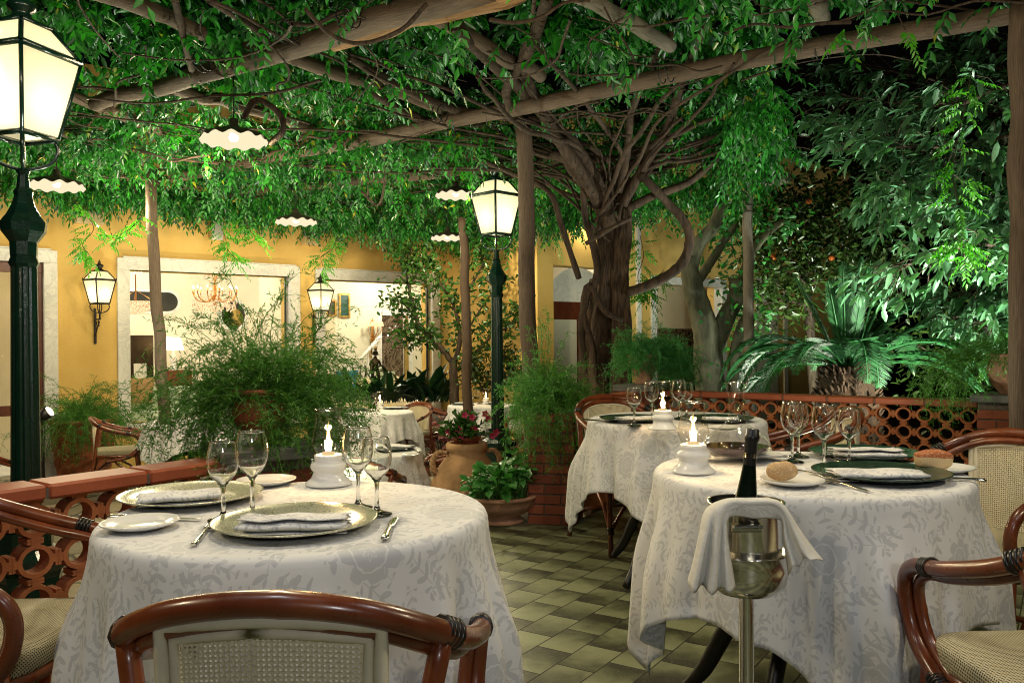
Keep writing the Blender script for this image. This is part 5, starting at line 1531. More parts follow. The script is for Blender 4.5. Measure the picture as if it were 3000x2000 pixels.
stems = [
    (tq([(1342, 860, 7.45), (1336, 760, 7.4), (1345, 690, 7.42), (1372, 630, 7.4), (1362, 560, 7.42), (1345, 500, 7.4), (1340, 430, 7.3)]), [.03, .035, .03]),
    (tq([(1368, 890, 7.4), (1362, 800, 7.38), (1340, 720, 7.4), (1352, 655, 7.4), (1390, 715, 7.36), (1430, 735, 7.4)]), [.026, .028, .024]),
    (tq([(1400, 520, 7.45), (1384, 462, 7.4), (1345, 415, 7.3), (1318, 380, 7.2), (1290, 320, 7.1), (1250, 262, 6.8), (1180, 190, 6.2), (1100, 118, 5.5), (1040, 60, 5.0)]), [.07, .075, .07, .055, .045, .035]),
    (tq([(1375, 470, 7.4), (1330, 390, 7.1), (1270, 300, 6.9), (1235, 230, 6.5), (1200, 150, 5.9), (1235, 60, 5.2), (1262, -10, 4.6)]), [.05, .05, .04, .035]),
    (tq([(1440, 672, 7.45), (1490, 655, 7.4), (1545, 625, 7.4), (1574, 592, 7.4), (1584, 540, 7.4), (1565, 500, 7.4), (1535, 468, 7.4), (1500, 430, 7.3), (1470, 400, 7.3)]), [.045, .045, .04, .035]),
    (tq([(1430, 470, 7.45), (1480, 380, 7.3), (1530, 300, 7.1), (1560, 210, 6.5), (1590, 130, 5.7), (1620, 60, 5.1)]), [.045, .04, .03, .02]),
    (tq([(1420, 440, 7.4), (1440, 350, 7.2), (1450, 260, 6.9), (1490, 160, 6.1), (1540, 80, 5.4)]), [.04, .035, .025]),
    (tq([(1360, 450, 7.4), (1310, 370, 7.2), (1240, 350, 7.5), (1150, 320, 7.6), (1040, 300, 7.3), (940, 262, 6.9), (850, 210, 6.3)]), [.05, .045, .04, .03]),
    (tq([(1380, 430, 7.4), (1300, 310, 7.0), (1200, 270, 7.0), (1100, 262, 6.9), (1010, 240, 6.7), (900, 190, 6.1), (800, 130, 5.4)]), [.05, .045, .035, .03]),
    (tq([(1440, 480, 7.5), (1500, 450, 7.5), (1580, 420, 7.6), (1640, 370, 7.6), (1700, 320, 7.5)]), [.04, .035, .025]),
    (tq([(1330, 640, 7.3), (1290, 520, 7.2), (1260, 440, 7.2), (1180, 400, 7.6), (1080, 360, 7.9), (1000, 350, 8.0)]), [.026, .024, .02]),
    (tq([(1345, 560, 7.35), (1410, 520, 7.3), (1450, 500, 7.3)]), [.02, .02]),
    (tq([(1170, 250, 6.3), (1165, 200, 6.1), (1220, 110, 5.5), (1245, 40, 5.0)]), [.03, .035, .03]),
    (tq([(845, 450, 8.6), (850, 380, 8.2), (880, 330, 7.9), (885, 400, 8.2), (870, 470, 8.8), (830, 440, 8.6)]), [.012, .012]),
    (tq([(620, 330, 5.7), (650, 300, 5.6), (640, 260, 5.6), (590, 230, 5.6), (560, 270, 5.7)]), [.02, .022, .02]),
    (tq([(700, 20, 4.3), (760, 80, 4.4), (830, 100, 4.5), (920, 70, 4.4), (980, 10, 4.3)]), [.012, .012]),
    (tq([(400, -10, 4.5), (420, 80, 4.9), (440, 160, 5.4)]), [.022, .02]), (tq([(480, 0, 4.5), (590, 70, 4.9), (620, 110, 5.1)]), [.02, .022])]
for pts, r in stems: stem(pts, r)
for k in range(44):
    a0 = at(rnd.uniform(1360, 1450), rnd.uniform(380, 560), TY + rnd.uniform(-.2, .2))
    ang = rnd.uniform(0, 6.28); rad = rnd.uniform(1.0, 3.2)
    e = Vector((a0.x + cos(ang) * rad * 1.1, a0.y + sin(ang) * rad, 2.93 + rnd.uniform(-.05, .15)))
    if e.y > 12 or e.x > 1.9: e = a0.lerp(e, .45); e.z = 2.95
    m1 = a0.lerp(e, .22); m1.z = a0.z + (e.z - a0.z) * .55; m2 = a0.lerp(e, .6); m2.z = e.z - rnd.uniform(.02, .22); m1 += Vector((rnd.uniform(-.12, .12), rnd.uniform(-.12, .12), 0)); m2 += Vector((rnd.uniform(-.25, .25), rnd.uniform(-.25, .25), 0))
    r0 = rnd.uniform(.009, .024); stem([a0, m1, m2, e], [r0, r0 * .9, r0 * .6], wob=.012)
tw = MB()
for k in range(230):
    x, y = rnd.uniform(-4.6, 2.8), rnd.uniform(3.8, 11.8)
    if not inpoly(np.array([x]), np.array([y]), POLY)[0]: continue
    a = rnd.uniform(0, 6.28); L = rnd.uniform(.5, 1.6); p = Vector((x, y, 2.93 + rnd.uniform(-.12, .12))); pts = [p]
    for i in range(4):
        a += rnd.uniform(-.7, .7); p = p + Vector((cos(a) * L / 4, sin(a) * L / 4, rnd.uniform(-.06, .06))); pts.append(p)
    r0 = rnd.uniform(.004, .013); tw.tube(smooth_path(pts, 3), [r0, r0 * .6], 5, cap=False)
tw.build('twigs', M['vinebark'], V)

# --- generic needle-leaved plant (asparagus fern) in a container
def fern(parent, name, c, n, L, el, mat, needle=(.02, .0024), tw_len=(.05, .11), droop=.5, az=None, rad=.05, ntw=11, r_stem=.0022, dens=10, skip=0.0):
    c = Vector(c); lv = Leaves(); q = MB(); NP, ND = [], []
    for s in range(n):
        a = rnd.uniform(0, 2 * PI) if az is None else rnd.gauss(az[0], az[1])
        e = rnd.uniform(*el); l = rnd.uniform(*L)
        while skip and e < .8 and abs((a + PI / 2 + PI) % (2 * PI) - PI) < skip: a = rnd.uniform(0, 2 * PI)
        d = Vector((cos(a) * cos(e), sin(a) * cos(e), sin(e)))
        p = c + Vector((rnd.uniform(-rad, rad), rnd.uniform(-rad, rad), 0)); pts = [p.copy()]
        m = 12; dr = droop * rnd.uniform(.5, 1.4)
        for i in range(m):
            d = (d + Vector((rnd.uniform(-.1, .1), rnd.uniform(-.1, .1), -dr * (i + 1) / m * .42 + rnd.uniform(-.06, .06)))).normalized()
            p = p + d * (l / m); pts.append(p.copy())
        q.tube(pts, [r_stem, r_stem * .5], 4, cap=False)
        for t_ in range(ntw):
            f = rnd.uniform(.18, 1.0) * (len(pts) - 1); i = min(int(f), len(pts) - 2); b = pts[i].lerp(pts[i + 1], f - i)
            ax = (pts[i + 1] - pts[i]).normalized()
            sd = (ax * .6 + Vector((rnd.gauss(0, .7), rnd.gauss(0, .7), rnd.gauss(0, .55)))).normalized()
            tl = rnd.uniform(*tw_len) * (1.15 - .4 * f / len(pts))
            for k in range(dens):
                pos = b + sd * (tl * k / dens) + Vector((0, 0, -tl * .15 * (k / dens) ** 2))
                NP.append(pos); ND.append(sd * .75 + Vector((rnd.gauss(0, .6), rnd.gauss(0, .6), rnd.gauss(0, .6))))
    P = A3(NP); D = A3(ND); k = len(P)
    lv.add(P, D, rdir(k), rng.uniform(.7, 1.3, k) * needle[0], needle[1], 'needle')
    lv.build('foliage', M[mat], parent); q.build('stems', M['fern'], parent)

# urn on the brick pillar, behind the left table
t = thing('terracotta_urn', 'small terracotta urn on the brick pillar, buried in wispy green foliage', 'urn', (UP.x, UP.y, .782))
q = MB(); q.lathe([(0, 0), (.055, 0), (.06, .008), (.05, .02), (.045, .028), (.07, .05), (.098, .085), (.104, .115), (.095, .145), (.082, .165), (.09, .175), (.104, .182), (.106, .195), (.098, .2), (.084, .196), (.08, .17), (.0, .17)], 40); q.build('body', M['carved'], t)
t = thing('asparagus_fern', 'big wispy asparagus fern spreading from the urn behind the left table', 'plant', (UP.x, UP.y, .95))
fern(t, 'foliage', (0, 0, 0), 150, (.28, .60), (.0, 1.35), 'fern', (.021, .0038), (.05, .12), .75, None, .06, 15, .0018, 12, .7)
fern(t, 'foliage', (0, 0, 0), 120, (.25, .55), (-.4, .7), 'fern', (.020, .0038), (.05, .11), 1.35, None, .10, 14, .0018, 12, .7)
fern(t, 'foliage', (0, -.02, -.12), 30, (.2, .40), (-.8, .3), 'fern', (.020, .0038), (.05, .10), 1.2, None, .10, 14, .0018, 12)
# ferns on the middle brick pillar
t = thing('asparagus_fern', 'dense bright asparagus fern spilling over the middle brick pillar', 'plant', (P1.x - .02, P1.y, .70))
fern(t, 'foliage', (0, 0, .06), 210, (.18, .42), (.1, 1.3), 'fern', (.019, .0042), (.05, .10), .8, None, .10, 12, .002, 10)
fern(t, 'foliage', (0, -.02, .05), 90, (.30, .60), (-.4, .5), 'fern', (.019, .0042), (.04, .08), 1.6, (-PI / 2, 1.0), .10, 12, .002, 10)
fern(t, 'foliage', (-.03, 0, .1), 10, (.40, .55), (1.15, 1.5), 'fern', (.019, .0042), (.04, .08), .2, None, .06, 12, .002, 10)
# pot and fern on the pillar at the left end of the long balustrade
t = thing('clay_pot', 'dark clay pot on the grey capped pillar, hidden in bright fern', 'pot', (P2.x, P2.y, .787))
q = MB(); q.lathe([(0, 0), (.07, 0), (.075, .02), (.06, .04), (.09, .10), (.12, .17), (.125, .22), (.135, .225), (.135, .245), (.12, .245), (.11, .22), (0, .22)], 32); q.build('body', M['pinkclay'], t)
t = thing('asparagus_fern', 'bright green mounded fern on the grey capped pillar right of the vine trunk', 'plant', (P2.x, P2.y, 1.0))
fern(t, 'foliage', (0, 0, 0), 210, (.18, .40), (-.1, 1.4), 'fernbright', (.021, .0045), (.05, .10), .85, None, .08, 12, .002, 10)
fern(t, 'foliage', (.1, 0, 0), 100, (.25, .50), (-.2, .9), 'fernbright', (.021, .0045), (.05, .10), 1.1, (0, .7), .08, 12, .002, 10)
# pot on the right edge
t = thing('carved_pot', 'pale carved clay pot on the right edge pillar', 'pot', (P3.x + .03, P3.y, .787))
q = MB(); q.lathe([(0, 0), (.075, 0), (.08, .012), (.11, .05), (.145, .11), (.152, .16), (.138, .205), (.132, .222), (.150, .232), (.154, .25), (.14, .255), (.12, .23), (0, .22)], 44, mod=lambda a, i, r, z: (r * (1 + (.035 * sin(5 * a) * sin(z * 40) if .04 < z < .2 else 0)), z)); q.build('body', M['pinkclay'], t)
t = thing('asparagus_fern', 'fern hanging from the pot at the right edge down over the balustrade', 'plant', (P3.x - .02, P3.y, 1.02))
fern(t, 'foliage', (0, 0, 0), 60, (.20, .40), (.2, 1.2), 'fern', (.020, .0042), (.05, .10), .7, None, .08, 12, .002, 9)
fern(t, 'foliage', (-.08, .05, 0), 60, (.35, .62), (-.3, .6), 'fern', (.020, .0042), (.05, .10), 1.3, (PI * .95, .6), .1, 12, .002, 9)
# carved planter by the wall
p = at(192, 1020, 9.75)
t = thing('carved_planter', 'round terracotta planter carved with scrolls, standing by the yellow wall', 'planter', (p.x, p.y, LOW))
carve = lambda a, i, r, z: (r * (1 + (.05 * sin(9 * a + 6 * sin(z * 11)) * sin(z * 16 + 2 * sin(4 * a)) if .08 < z < .66 else 0)), z)
q = MB(); q.lathe([(0, 0), (.24, 0), (.25, .03), (.26, .06)] + [(.27 + .07 * sin((z - .08) * 2.4), z) for z in np.linspace(.08, .66, 22)] + [(.36, .68), (.37, .72), (.33, .73), (.31, .68), (0, .66)], 90, mod=carve); q.build('body', M['carved'], t)
t = thing('fern', 'feathery drooping fern in the carved planter by the yellow wall', 'plant', (p.x, p.y, LOW + .68))
fern(t, 'foliage', (0, 0, 0), 170, (.40, .85), (.1, 1.35), 'fern', (.024, .0062), (.07, .14), .9, None, .16, 14, .004, 9)
fern(t, 'foliage', (.05, -.1, 0), 50, (.5, .85), (.0, .9), 'fern', (.024, .0062), (.07, .14), 1.3, (-.6, .9), .16, 14, .004, 9)
# big clay jar with a pot of flowers in its mouth
JX, JY = at(1072, 1060, 6.1).x, 6.1
t = thing('clay_jar', 'big weathered clay jar with rope twist handles behind the left table', 'jar', (JX, JY, LOW), .3)
q = MB(); q.lathe([(0, 0), (.13, 0), (.16, .05), (.23, .2), (.272, .36), (.280, .46), (.265, .56), (.225, .66), (.17, .735), (.138, .77), (.134, .80), (.150, .815), (.152, .85), (.14, .865), (.115, .86), (.11, .8), (0, .8)], 48); q.build('body', M['oldclay'], t)
for s_ in (-1, 1):
    q = MB()
    for tw_ in (0, 2.1, 4.2):
        base = smooth_path([(s_ * .15, 0, .79), (s_ * .205, 0, .80), (s_ * .245, 0, .755), (s_ * .25, 0, .70), (s_ * .225, 0, .64)], 5)
        q.tube([Vector(b) + Vector((cos(tw_ + i * .7) * .012, sin(tw_ + i * .7) * .012, 0)) for i, b in enumerate(base)], .013, 7)
    q.build('twisted_handle', M['oldclay'], t)
FZ = LOW + .80
t = thing('flower_pot', 'small red plastic flower pot set in the mouth of the clay jar', 'pot', (JX, JY, FZ))
q = MB(); q.lathe([(0, 0), (.075, 0), (.095, .085), (.103, .088), (.104, .108), (.095, .108), (.09, .09), (0, .09)], 30); q.build('body', M['coping'], t)
t = thing('flowering_plant', 'leafy plant with small dark pink flowers growing in the clay jar', 'plant', (JX, JY, FZ + .09))
lv = Leaves(); q = MB(); fl = Leaves()
for k in range(46):
    a = rnd.uniform(0, 6.28); e = rnd.uniform(.25, 1.4); l = rnd.uniform(.12, .26); d = Vector((cos(a) * cos(e), sin(a) * cos(e), sin(e)))
    pts = [Vector((0, 0, 0)) + d * l * i / 4 + Vector((0, 0, -.04 * (i / 4) ** 2)) for i in range(5)]; q.tube(pts, .0025, 4, cap=False)
    for i in range(14):
        p_ = pts[1].lerp(pts[4], i / 13); lv.add([tuple(p_)], [tuple(d + Vector((rnd.gauss(0, .9), rnd.gauss(0, .9), rnd.gauss(0, .5))))], rdir(1, .2, 1), rnd.uniform(.035, .06), rnd.uniform(.02, .03), 'oval')
for px, py in ((1068, 952), (1085, 958), (1115, 950), (1122, 960), (1140, 992), (1052, 985), (1030, 990), (1132, 1000), (1090, 985), (1060, 1000)):
    p_ = at(px, py, JY - .12) - Vector((JX, JY, FZ + .09))
    fl = Leaves()
    for k in range(5):
        a = k * 1.257; fl.add([tuple(p_)], [(cos(a), -.5, sin(a))], [(0, -1, .2)], .030, .024, 'oval')
    fl.build('flower', M['flower'], t)
lv.build('leaves', M['camel'], t); q.build('stems', M['darkbark'], t)
# wide bowl planter in front of the jar
bx = onz(1148, 1192, .006); BXY = (bx.x, 5.32)
t = thing('bowl_planter', 'wide shallow stone bowl planter on the edge of the tiles left of the brick pillar', 'planter', (BXY[0], BXY[1], .006))
q = MB(); q.lathe([(0, 0), (.15, 0), (.155, .012), (.135, .03), (.13, .045), (.19, .075), (.228, .12), (.236, .155), (.244, .158), (.244, .175), (.225, .178), (.21, .14), (0, .13)], 44); q.build('body', M['pinkclay'], t)
t = thing('begonia', 'broad leaved green begonia filling the bowl planter', 'plant', (BXY[0], BXY[1], .15))
lv = Leaves(); q = MB()
for k in range(150):
    a = rnd.uniform(0, 6.28); r_ = .19 * math.sqrt(rnd.random()); h = rnd.uniform(.05, .20) * (1.2 - r_ * 2) + (.10 if cos(a) > .6 else 0) * rnd.random()
    b = Vector((cos(a) * r_, sin(a) * r_, 0)); p_ = b * 1.25 + Vector((0, 0, h)); q.tube([b, b.lerp(p_, .6) + Vector((0, 0, .02)), p_], .003, 4, cap=False)
    for j in range(2):
        d = Vector((cos(a) + rnd.gauss(0, .7), sin(a) + rnd.gauss(0, .7), rnd.gauss(.3, .45)))
        lv.add([tuple(p_)], [tuple(d)], [(rnd.gauss(0, .35), rnd.gauss(-.25, .35), 1)], rnd.uniform(.05, .085), rnd.uniform(.042, .065), 'oval', .18)
lv.build('leaves', M['bego'], t, smooth=True); q.build('stems', M['bego'], t)
# raised bed along the wall with aspidistra, camellia and the statue
q = MB(); wbox(q, 2.55, 4.85, LOW, .02, -1.05, -.005, bev=.01); o = q.build('raised_bed', M['stonecap']); tag(o, 'low dark raised planting bed along the foot of the yellow wall', 'planting bed')
def blades(label, cs, n, L):
    c0 = Vector(cs[0]); t = thing('aspidistra', label, 'plant', c0, 0, 'broad bladed aspidistras')
    lv = Leaves()
    for k in range(n):
        c = Vector(rnd.choice(cs)) - c0; a = rnd.uniform(0, 6.28); e = rnd.uniform(.6, 1.45)
        d = Vector((cos(a) * cos(e), sin(a) * cos(e), sin(e))); p_ = c + Vector((rnd.uniform(-.12, .12), rnd.uniform(-.12, .12), 0))
        l = rnd.uniform(*L); lv.add([tuple(p_)], [tuple(d)], [(cos(a) * -.6, sin(a) * -.6, 1)], l, l * .22, 'oval', .3)
    lv.build('leaves', M['aspid'], t, smooth=True); return t
bedY = 12.05
blades('dark aspidistra with broad upright blades at the right of the raised bed', [at(x, 925, 12.4) for x in (920, 955, 990, 1015)], 60, (.35, .7))
blades('dark aspidistra below the fishing boy statue', [at(x, 925, 11.7) for x in (800, 830, 860, 885)], 56, (.3, .6))
def small_tree(label, name, base, limbs, leafm, barkm, nleaf, ll, lw, spread, cat='tree', oval=True, group=None, parts=('trunk', 'crown')):
    t = thing(name, label, cat, (0, 0, 0), 0, group)
    q = MB(); tips = []
    for pts, r in limbs:
        sp = smooth_path(pts, 5); q.tube([p + Vector((rnd.uniform(-.008, .008),) * 3) for p in sp], r, 9); tips.append(sp)
    q.build(parts[0], M[barkm], t)
    lv = Leaves(); P, D = [], []
    w = [len(s) for s in tips]
    for k in range(nleaf):
        sp = rnd.choices(tips[1:] or tips, w[1:] or w)[0]; f = (1 - rnd.random() ** 1.5 * .8) * (len(sp) - 1); i = min(int(f), len(sp) - 2)
        p_ = sp[i].lerp(sp[i + 1], f - i) + Vector((rnd.gauss(0, spread), rnd.gauss(0, spread), rnd.gauss(0, spread * .8)))
        P.append(p_); D.append(Vector((rnd.gauss(0, .7), rnd.gauss(0, .7), rnd.gauss(-.25, .5))))
    n = len(P); lv.add(A3(P), A3(D), rdir(n, .1, 1), rng.uniform(.75, 1.25, n) * ll, lw, 'oval' if oval else 'fold')
    lv.build(parts[1], M[leafm], t); return t
cy = 11.9
small_tree('slender camellia tree in front of the corner of the yellow walls', 'camellia_tree', None, [
    (tq([(1045, 940), (1043, 880), (1040, 830)], cy), [.075, .065, .055]), (tq([(1040, 835), (1015, 800), (985, 770), (960, 740), (945, 690), (935, 620), (945, 570)], cy), [.045, .03, .012]),
    (tq([(1042, 835), (1055, 790), (1050, 730), (1030, 680), (1000, 640)], cy), [.04, .025, .01]), (tq([(1050, 850), (1085, 820), (1120, 780), (1150, 740)], cy), [.035, .02, .01]),
    (tq([(1050, 720), (1080, 660), (1110, 600), (1095, 560)], cy), [.025, .015, .008]), (tq([(985, 770), (950, 780), (920, 760)], cy), [.02, .012, .006]), (tq([(960, 740), (930, 700), (905, 690)], cy), [.02, .012, .006]),
    (tq([(945, 650), (970, 610), (990, 600)], cy), [.015, .008, .006]), (tq([(940, 610), (915, 585)], cy), [.012, .006]), (tq([(1120, 780), (1180, 740), (1200, 700)], cy), [.015, .01, .006]), (tq([(1050, 800), (1110, 700), (1160, 640)], cy), [.02, .01, .006])],
    'camel', 'darkbark', 2300, .085, .042, .12)
# dark shrubs and red leaved plant low by the wall
small_tree('dark leafy shrub at the foot of the return wall beside the camellia', 'shrub', None, [(tq([(1120, 930), (1115, 880)], 11.6), [.02, .015]), (tq([(1115, 900), (1090, 860), (1080, 820)], 11.6), [.015, .006]), (tq([(1115, 890), (1150, 850), (1160, 800)], 11.6), [.015, .006]), (tq([(1120, 900), (1180, 870), (1190, 830)], 11.6), [.015, .006])], 'citrus', 'darkbark', 700, .085, .045, .10, 'shrub', parts=('stem', 'foliage'))
p = at(1015, 970, 10.9); t = thing('red_leaved_plant', 'small pink and red leaved plant on the paving between the far chairs', 'plant', (p.x, p.y, LOW))
lv = Leaves(); n = 90; a = rng.uniform(0, 6.28, n); P = np.column_stack([np.cos(a) * .1, np.sin(a) * .1, rng.uniform(.1, .62, n)]); lv.add(P, np.column_stack([np.cos(a), np.sin(a), rng.uniform(-.2, .6, n)]), rdir(n, .3, 1), rng.uniform(.08, .16, n), .07, 'oval', .2); lv.build('leaves', M['pink'], t)
q = MB()
for k in range(9): q.tube([(rnd.uniform(-.03, .03), rnd.uniform(-.03, .03), 0), (rnd.uniform(-.1, .1), rnd.uniform(-.1, .1), .5)], .005, 4)
q.build('stems', M['darkbark'], t)
# statue of a fishing boy with a broad hat
p = at(862, 886, 12.1); t = thing('boy_statue', 'dark bronze statue of a boy in a broad hat holding a fishing rod', 'statue', p, .3, None, .95)
me = bpy.data.meshes.new('bronze_figure')
J = [(0, 0, .26), (0, 0, .36), (0, -.005, .42), (0, -.012, .455), (.035, 0, .25), (.05, -.02, .14), (.062, .02, .02), (.068, -.03, .0), (-.035, 0, .25), (-.042, -.01, .13), (-.045, .01, .015), (-.045, -.045, .0), (.06, 0, .375), (.085, .01, .30), (.04, -.05, .29), (-.06, 0, .375), (-.085, -.03, .31), (-.05, -.08, .36)]
Ed = [(0, 1), (1, 2), (2, 3), (0, 4), (4, 5), (5, 6), (6, 7), (0, 8), (8, 9), (9, 10), (10, 11), (1, 12), (12, 13), (13, 14), (1, 15), (15, 16), (16, 17)]
me.from_pydata([(x, y, z) for x, y, z in J], Ed, []); o = bpy.data.objects.new('bronze_figure', me); COL.objects.link(o); o.parent = t; me.materials.append(M['bronze'])
sk = o.modifiers.new('skin', 'SKIN'); rad = [.05, .055, .022, .034, .032, .027, .016, .012, .032, .027, .016, .012, .022, .016, .013, .022, .016, .013]
for i, r_ in enumerate(rad): me.skin_vertices[0].data[i].radius = (r_, r_)
me.skin_vertices[0].data[0].use_root = True
sb = o.modifiers.new('sub', 'SUBSURF'); sb.levels = 2; sb.render_levels = 2
q = MB(); q.lathe([(.085, .468), (.05, .482), (.042, .515), (.03, .527), (0, .53)], 18, (0, -.012, 0)); q.lathe([(.0, .466), (.085, .466)], 18, (0, -.012, 0)); q.build('hat', M['bronze'], t)
q = MB(); q.tube([(-.03, -.07, .22), (-.05, -.085, .36), (-.08, -.1, .68)], .005, 5); q.build('fishing_rod', M['bronze'], t)
q = MB(); q.lathe([(0, -.46), (.11, -.46), (.11, -.02), (.09, 0), (0, 0)], 14); q.build('plinth', M['bronze'], t)

# --- cycad
CYY = 7.2; cc = at(1945, 842, CYY)
t = thing('cycad_palm', 'spiky cycad palm with a shaggy trunk behind the long balustrade', 'palm', (cc.x, cc.y, 0))
q = MB(); zt = cc.z; q.lathe([(.26, LOW), (.27, zt * .2), (.26, zt * .55), (.23, zt * .85), (.14, zt), (0, zt + .02)], 26)
for k in range(420):
    z = rnd.uniform(LOW * .3, zt * 1.0); a = rnd.uniform(0, 6.28); r_ = .255 if z < zt * .7 else .255 - (z - zt * .7) * .35
    b = Vector((cos(a) * r_ * .95, sin(a) * r_ * .95, z)); q.tube([b, b + Vector((cos(a) * .05, sin(a) * .05, .05))], [.022, .006], 4, smooth=False)
q.build('shaggy_trunk', M['cycadbark'], t)
def frond(az, el, L, droop, parent, ll=.17, fwd=.55):
    q = MB(); lv = Leaves(); d = Vector((cos(az) * cos(el), sin(az) * cos(el), sin(el))); p = Vector((cos(az) * .05, sin(az) * .05, zt)); pts = [p.copy()]; m = 26; T = []
    for i in range(m):
        d = (d + Vector((0, 0, -droop * (i / m) * .09))).normalized(); p = p + d * L / m; pts.append(p.copy()); T.append(d.copy())
    T.append(d); q.tube(pts, [.010, .004], 6, cap=False)
    side = Vector((-sin(az), cos(az), 0)); P, D, Nn, Ls = [], [], [], []
    k = int(L / .0105)
    for i in range(k):
        f = (.12 + .88 * i / k) * m; j = min(int(f), m - 1); b = pts[j].lerp(pts[j + 1], f - j); tt = T[j]; nn = tt.cross(side).normalized(); nn = nn if nn.z > 0 or abs(el) > 1 else -nn
        u = i / k; ln_ = ll * (1 - (2 * u - .85) ** 2 * .55) * (1 if u < .93 else .7)
        for sg in (-1, 1):
            P.append(b); D.append(side * sg * .9 + tt * fwd + nn * .32 + Vector((rnd.gauss(0, .05), rnd.gauss(0, .05), rnd.gauss(-.05, .06)))); Nn.append(nn); Ls.append(ln_ * rnd.uniform(.9, 1.08))
    lv.add(A3(P), A3(D), A3(Nn), np.array(Ls), .0075, 'fold', .22)
    o = lv.build('frond', M['cycad'], parent); s_ = q.build('frond_rib', M['cycad'], o)
for k in range(15): frond(k * .42 + rnd.uniform(-.2, .2), rnd.uniform(1.12, 1.45), rnd.uniform(.68, .95), .12, t, .11, 1.25)
for az, el, L, dr in [(3.0, .62, 1.25, 2.2), (3.3, .50, 1.2, 2.2), (3.6, .42, 1.15, 2.0), (2.7, .5, 1.2, 2.1), (3.9, .50, 1.1, 1.5), (5.5, .50, 1.2, 1.5), (5.75, .3, 1.15, 1.8), (6.0, .50, 1.25, 1.9),
                      (.1, .66, 1.35, 1.7), (.35, .85, 1.5, 1.6), (-.3, .35, 1.2, 1.9), (.6, .6, 1.3, 2.0), (2.3, .6, 1.2, 2.0), (1.5, .6, 1.1, 2.0), (3.45, .15, 1.1, 1.3), (2.95, .3, 1.15, 1.5), (5.95, .15, 1.2, 1.3), (4.6, 1.05, .75, 5.5), (4.9, 1.0, .7, 6.0)]:
    frond(az + rnd.uniform(-.08, .08), el, L, dr, t)

# --- grey tree and its neighbour
gy = 8.4
def gq(L, Y=gy): return [at(a, b, Y + (c[0] if c else 0)) for a, b, *c in L]
t = small_tree('grey barked tree forking behind the balustrade, right of the vine trunk', 'grey_tree', None, [
    (gq([(1634, 1150), (1634, 1000), (1632, 900), (1628, 830), (1625, 770), (1606, 700), (1588, 640), (1585, 590)]), [.17, .155, .15, .15, .14, .115, .10, .075]),
    (gq([(1586, 615), (1605, 560), (1640, 520), (1662, 470), (1690, 420), (1740, 370), (1780, 330)]), [.075, .07, .065, .055, .035]),
    (gq([(1640, 800), (1668, 730), (1688, 690), (1694, 640)]), [.10, .095, .085, .075]),
    (gq([(1694, 680), (1716, 610), (1740, 560), (1775, 525), (1805, 505)]), [.055, .05, .04, .025]),
    (gq([(1600, 650, .1), (1640, 590, .1), (1680, 530, .1), (1740, 480, .1)]), [.05, .045, .04, .02]),
    (gq([(1688, 1100, -.1), (1690, 900, -.1), (1692, 800, -.1), (1712, 740, -.1), (1725, 720, -.1)]), [.075, .07, .06, .05])],
    'fernbright', 'greybark', 520, .075, .04, .13)
small_tree('dark orange tree behind the palm, its leaves barely lit', 'orange_tree', None, [
    (gq([(1872, 930), (1862, 780), (1850, 640)], 9.8), [.06, .055, .05]),
    (gq([(1850, 660), (1800, 560), (1760, 480)], 9.8), [.03, .02, .01]), (gq([(1850, 640), (1880, 540), (1900, 460)], 9.8), [.03, .02, .01]), (gq([(1855, 660), (1930, 580), (1985, 520)], 9.8), [.03, .02, .01]),
    (gq([(1855, 700), (1800, 690), (1745, 700)], 9.6), [.03, .02, .01]), (gq([(1800, 560), (1850, 500), (1800, 430)], 10), [.02, .01]), (gq([(1850, 650), (1800, 620), (1760, 600)], 9.6), [.02, .01]), (gq([(1930, 580), (1980, 620), (2020, 640)], 9.6), [.02, .01]), (gq([(1980, 520), (2080, 480), (2200, 500)], 10.2), [.02, .01]), (gq([(1900, 470), (2000, 400), (2100, 380)], 10.2), [.02, .01])],
    'citrus', 'darkbark', 6500, .085, .036, .26)
og = bpy.data.objects
for k, (px, py, lab) in enumerate([(1910, 592, 'small orange fruit hanging high in the dark orange tree, above the palm'), (1858, 462, 'small orange fruit near the top of the dark orange tree'), (1776, 590, 'small orange fruit on the left side of the dark orange tree')]):
    q = MB(); q.lathe([(.0, -.035), (.02, -.029), (.033, -.01), (.033, .01), (.02, .029), (0, .035)], 12, at(px, py, 9.35)); tag(q.build('orange', M['orange']), lab, 'fruit', 'oranges')

# --- big leaved tree at the right
t = thing('magnolia_tree', 'tree with large grey green leaves filling the upper right corner', 'tree', (0, 0, 0))
br = [[(2480, 640), (2420, 520), (2250, 385), (2050, 315), (1880, 275)], [(2480, 560), (2420, 420), (2300, 250), (2150, 185), (1960, 150)], [(2480, 700), (2420, 620), (2280, 560), (2130, 590), (2025, 640)],
      [(2480, 700), (2390, 640), (2300, 640), (2180, 690)], [(2480, 500), (2380, 330), (2250, 330), (2130, 420), (2010, 450)], [(2480, 400), (2380, 220), (2280, 150), (2180, 115)], [(2420, 560), (2300, 460), (2170, 470), (2050, 400)],
      [(2480, 740), (2390, 720), (2330, 710), (2270, 750)], [(2420, 420), (2300, 380), (2180, 340), (1960, 340)], [(2420, 300), (2330, 200), (2200, 240), (2080, 240), (1930, 220)], [(2420, 480), (2330, 430), (2250, 500), (2210, 560)]]
q = MB(); P, D, Nn = [], [], []
q.tube([at(2500, 1000, 7.4), at(2490, 800, 7.3), at(2480, 600, 7.2), at(2470, 400, 7.0), at(2460, 250, 6.9)], [.14, .12, .10, .07, .04], 10, 3)
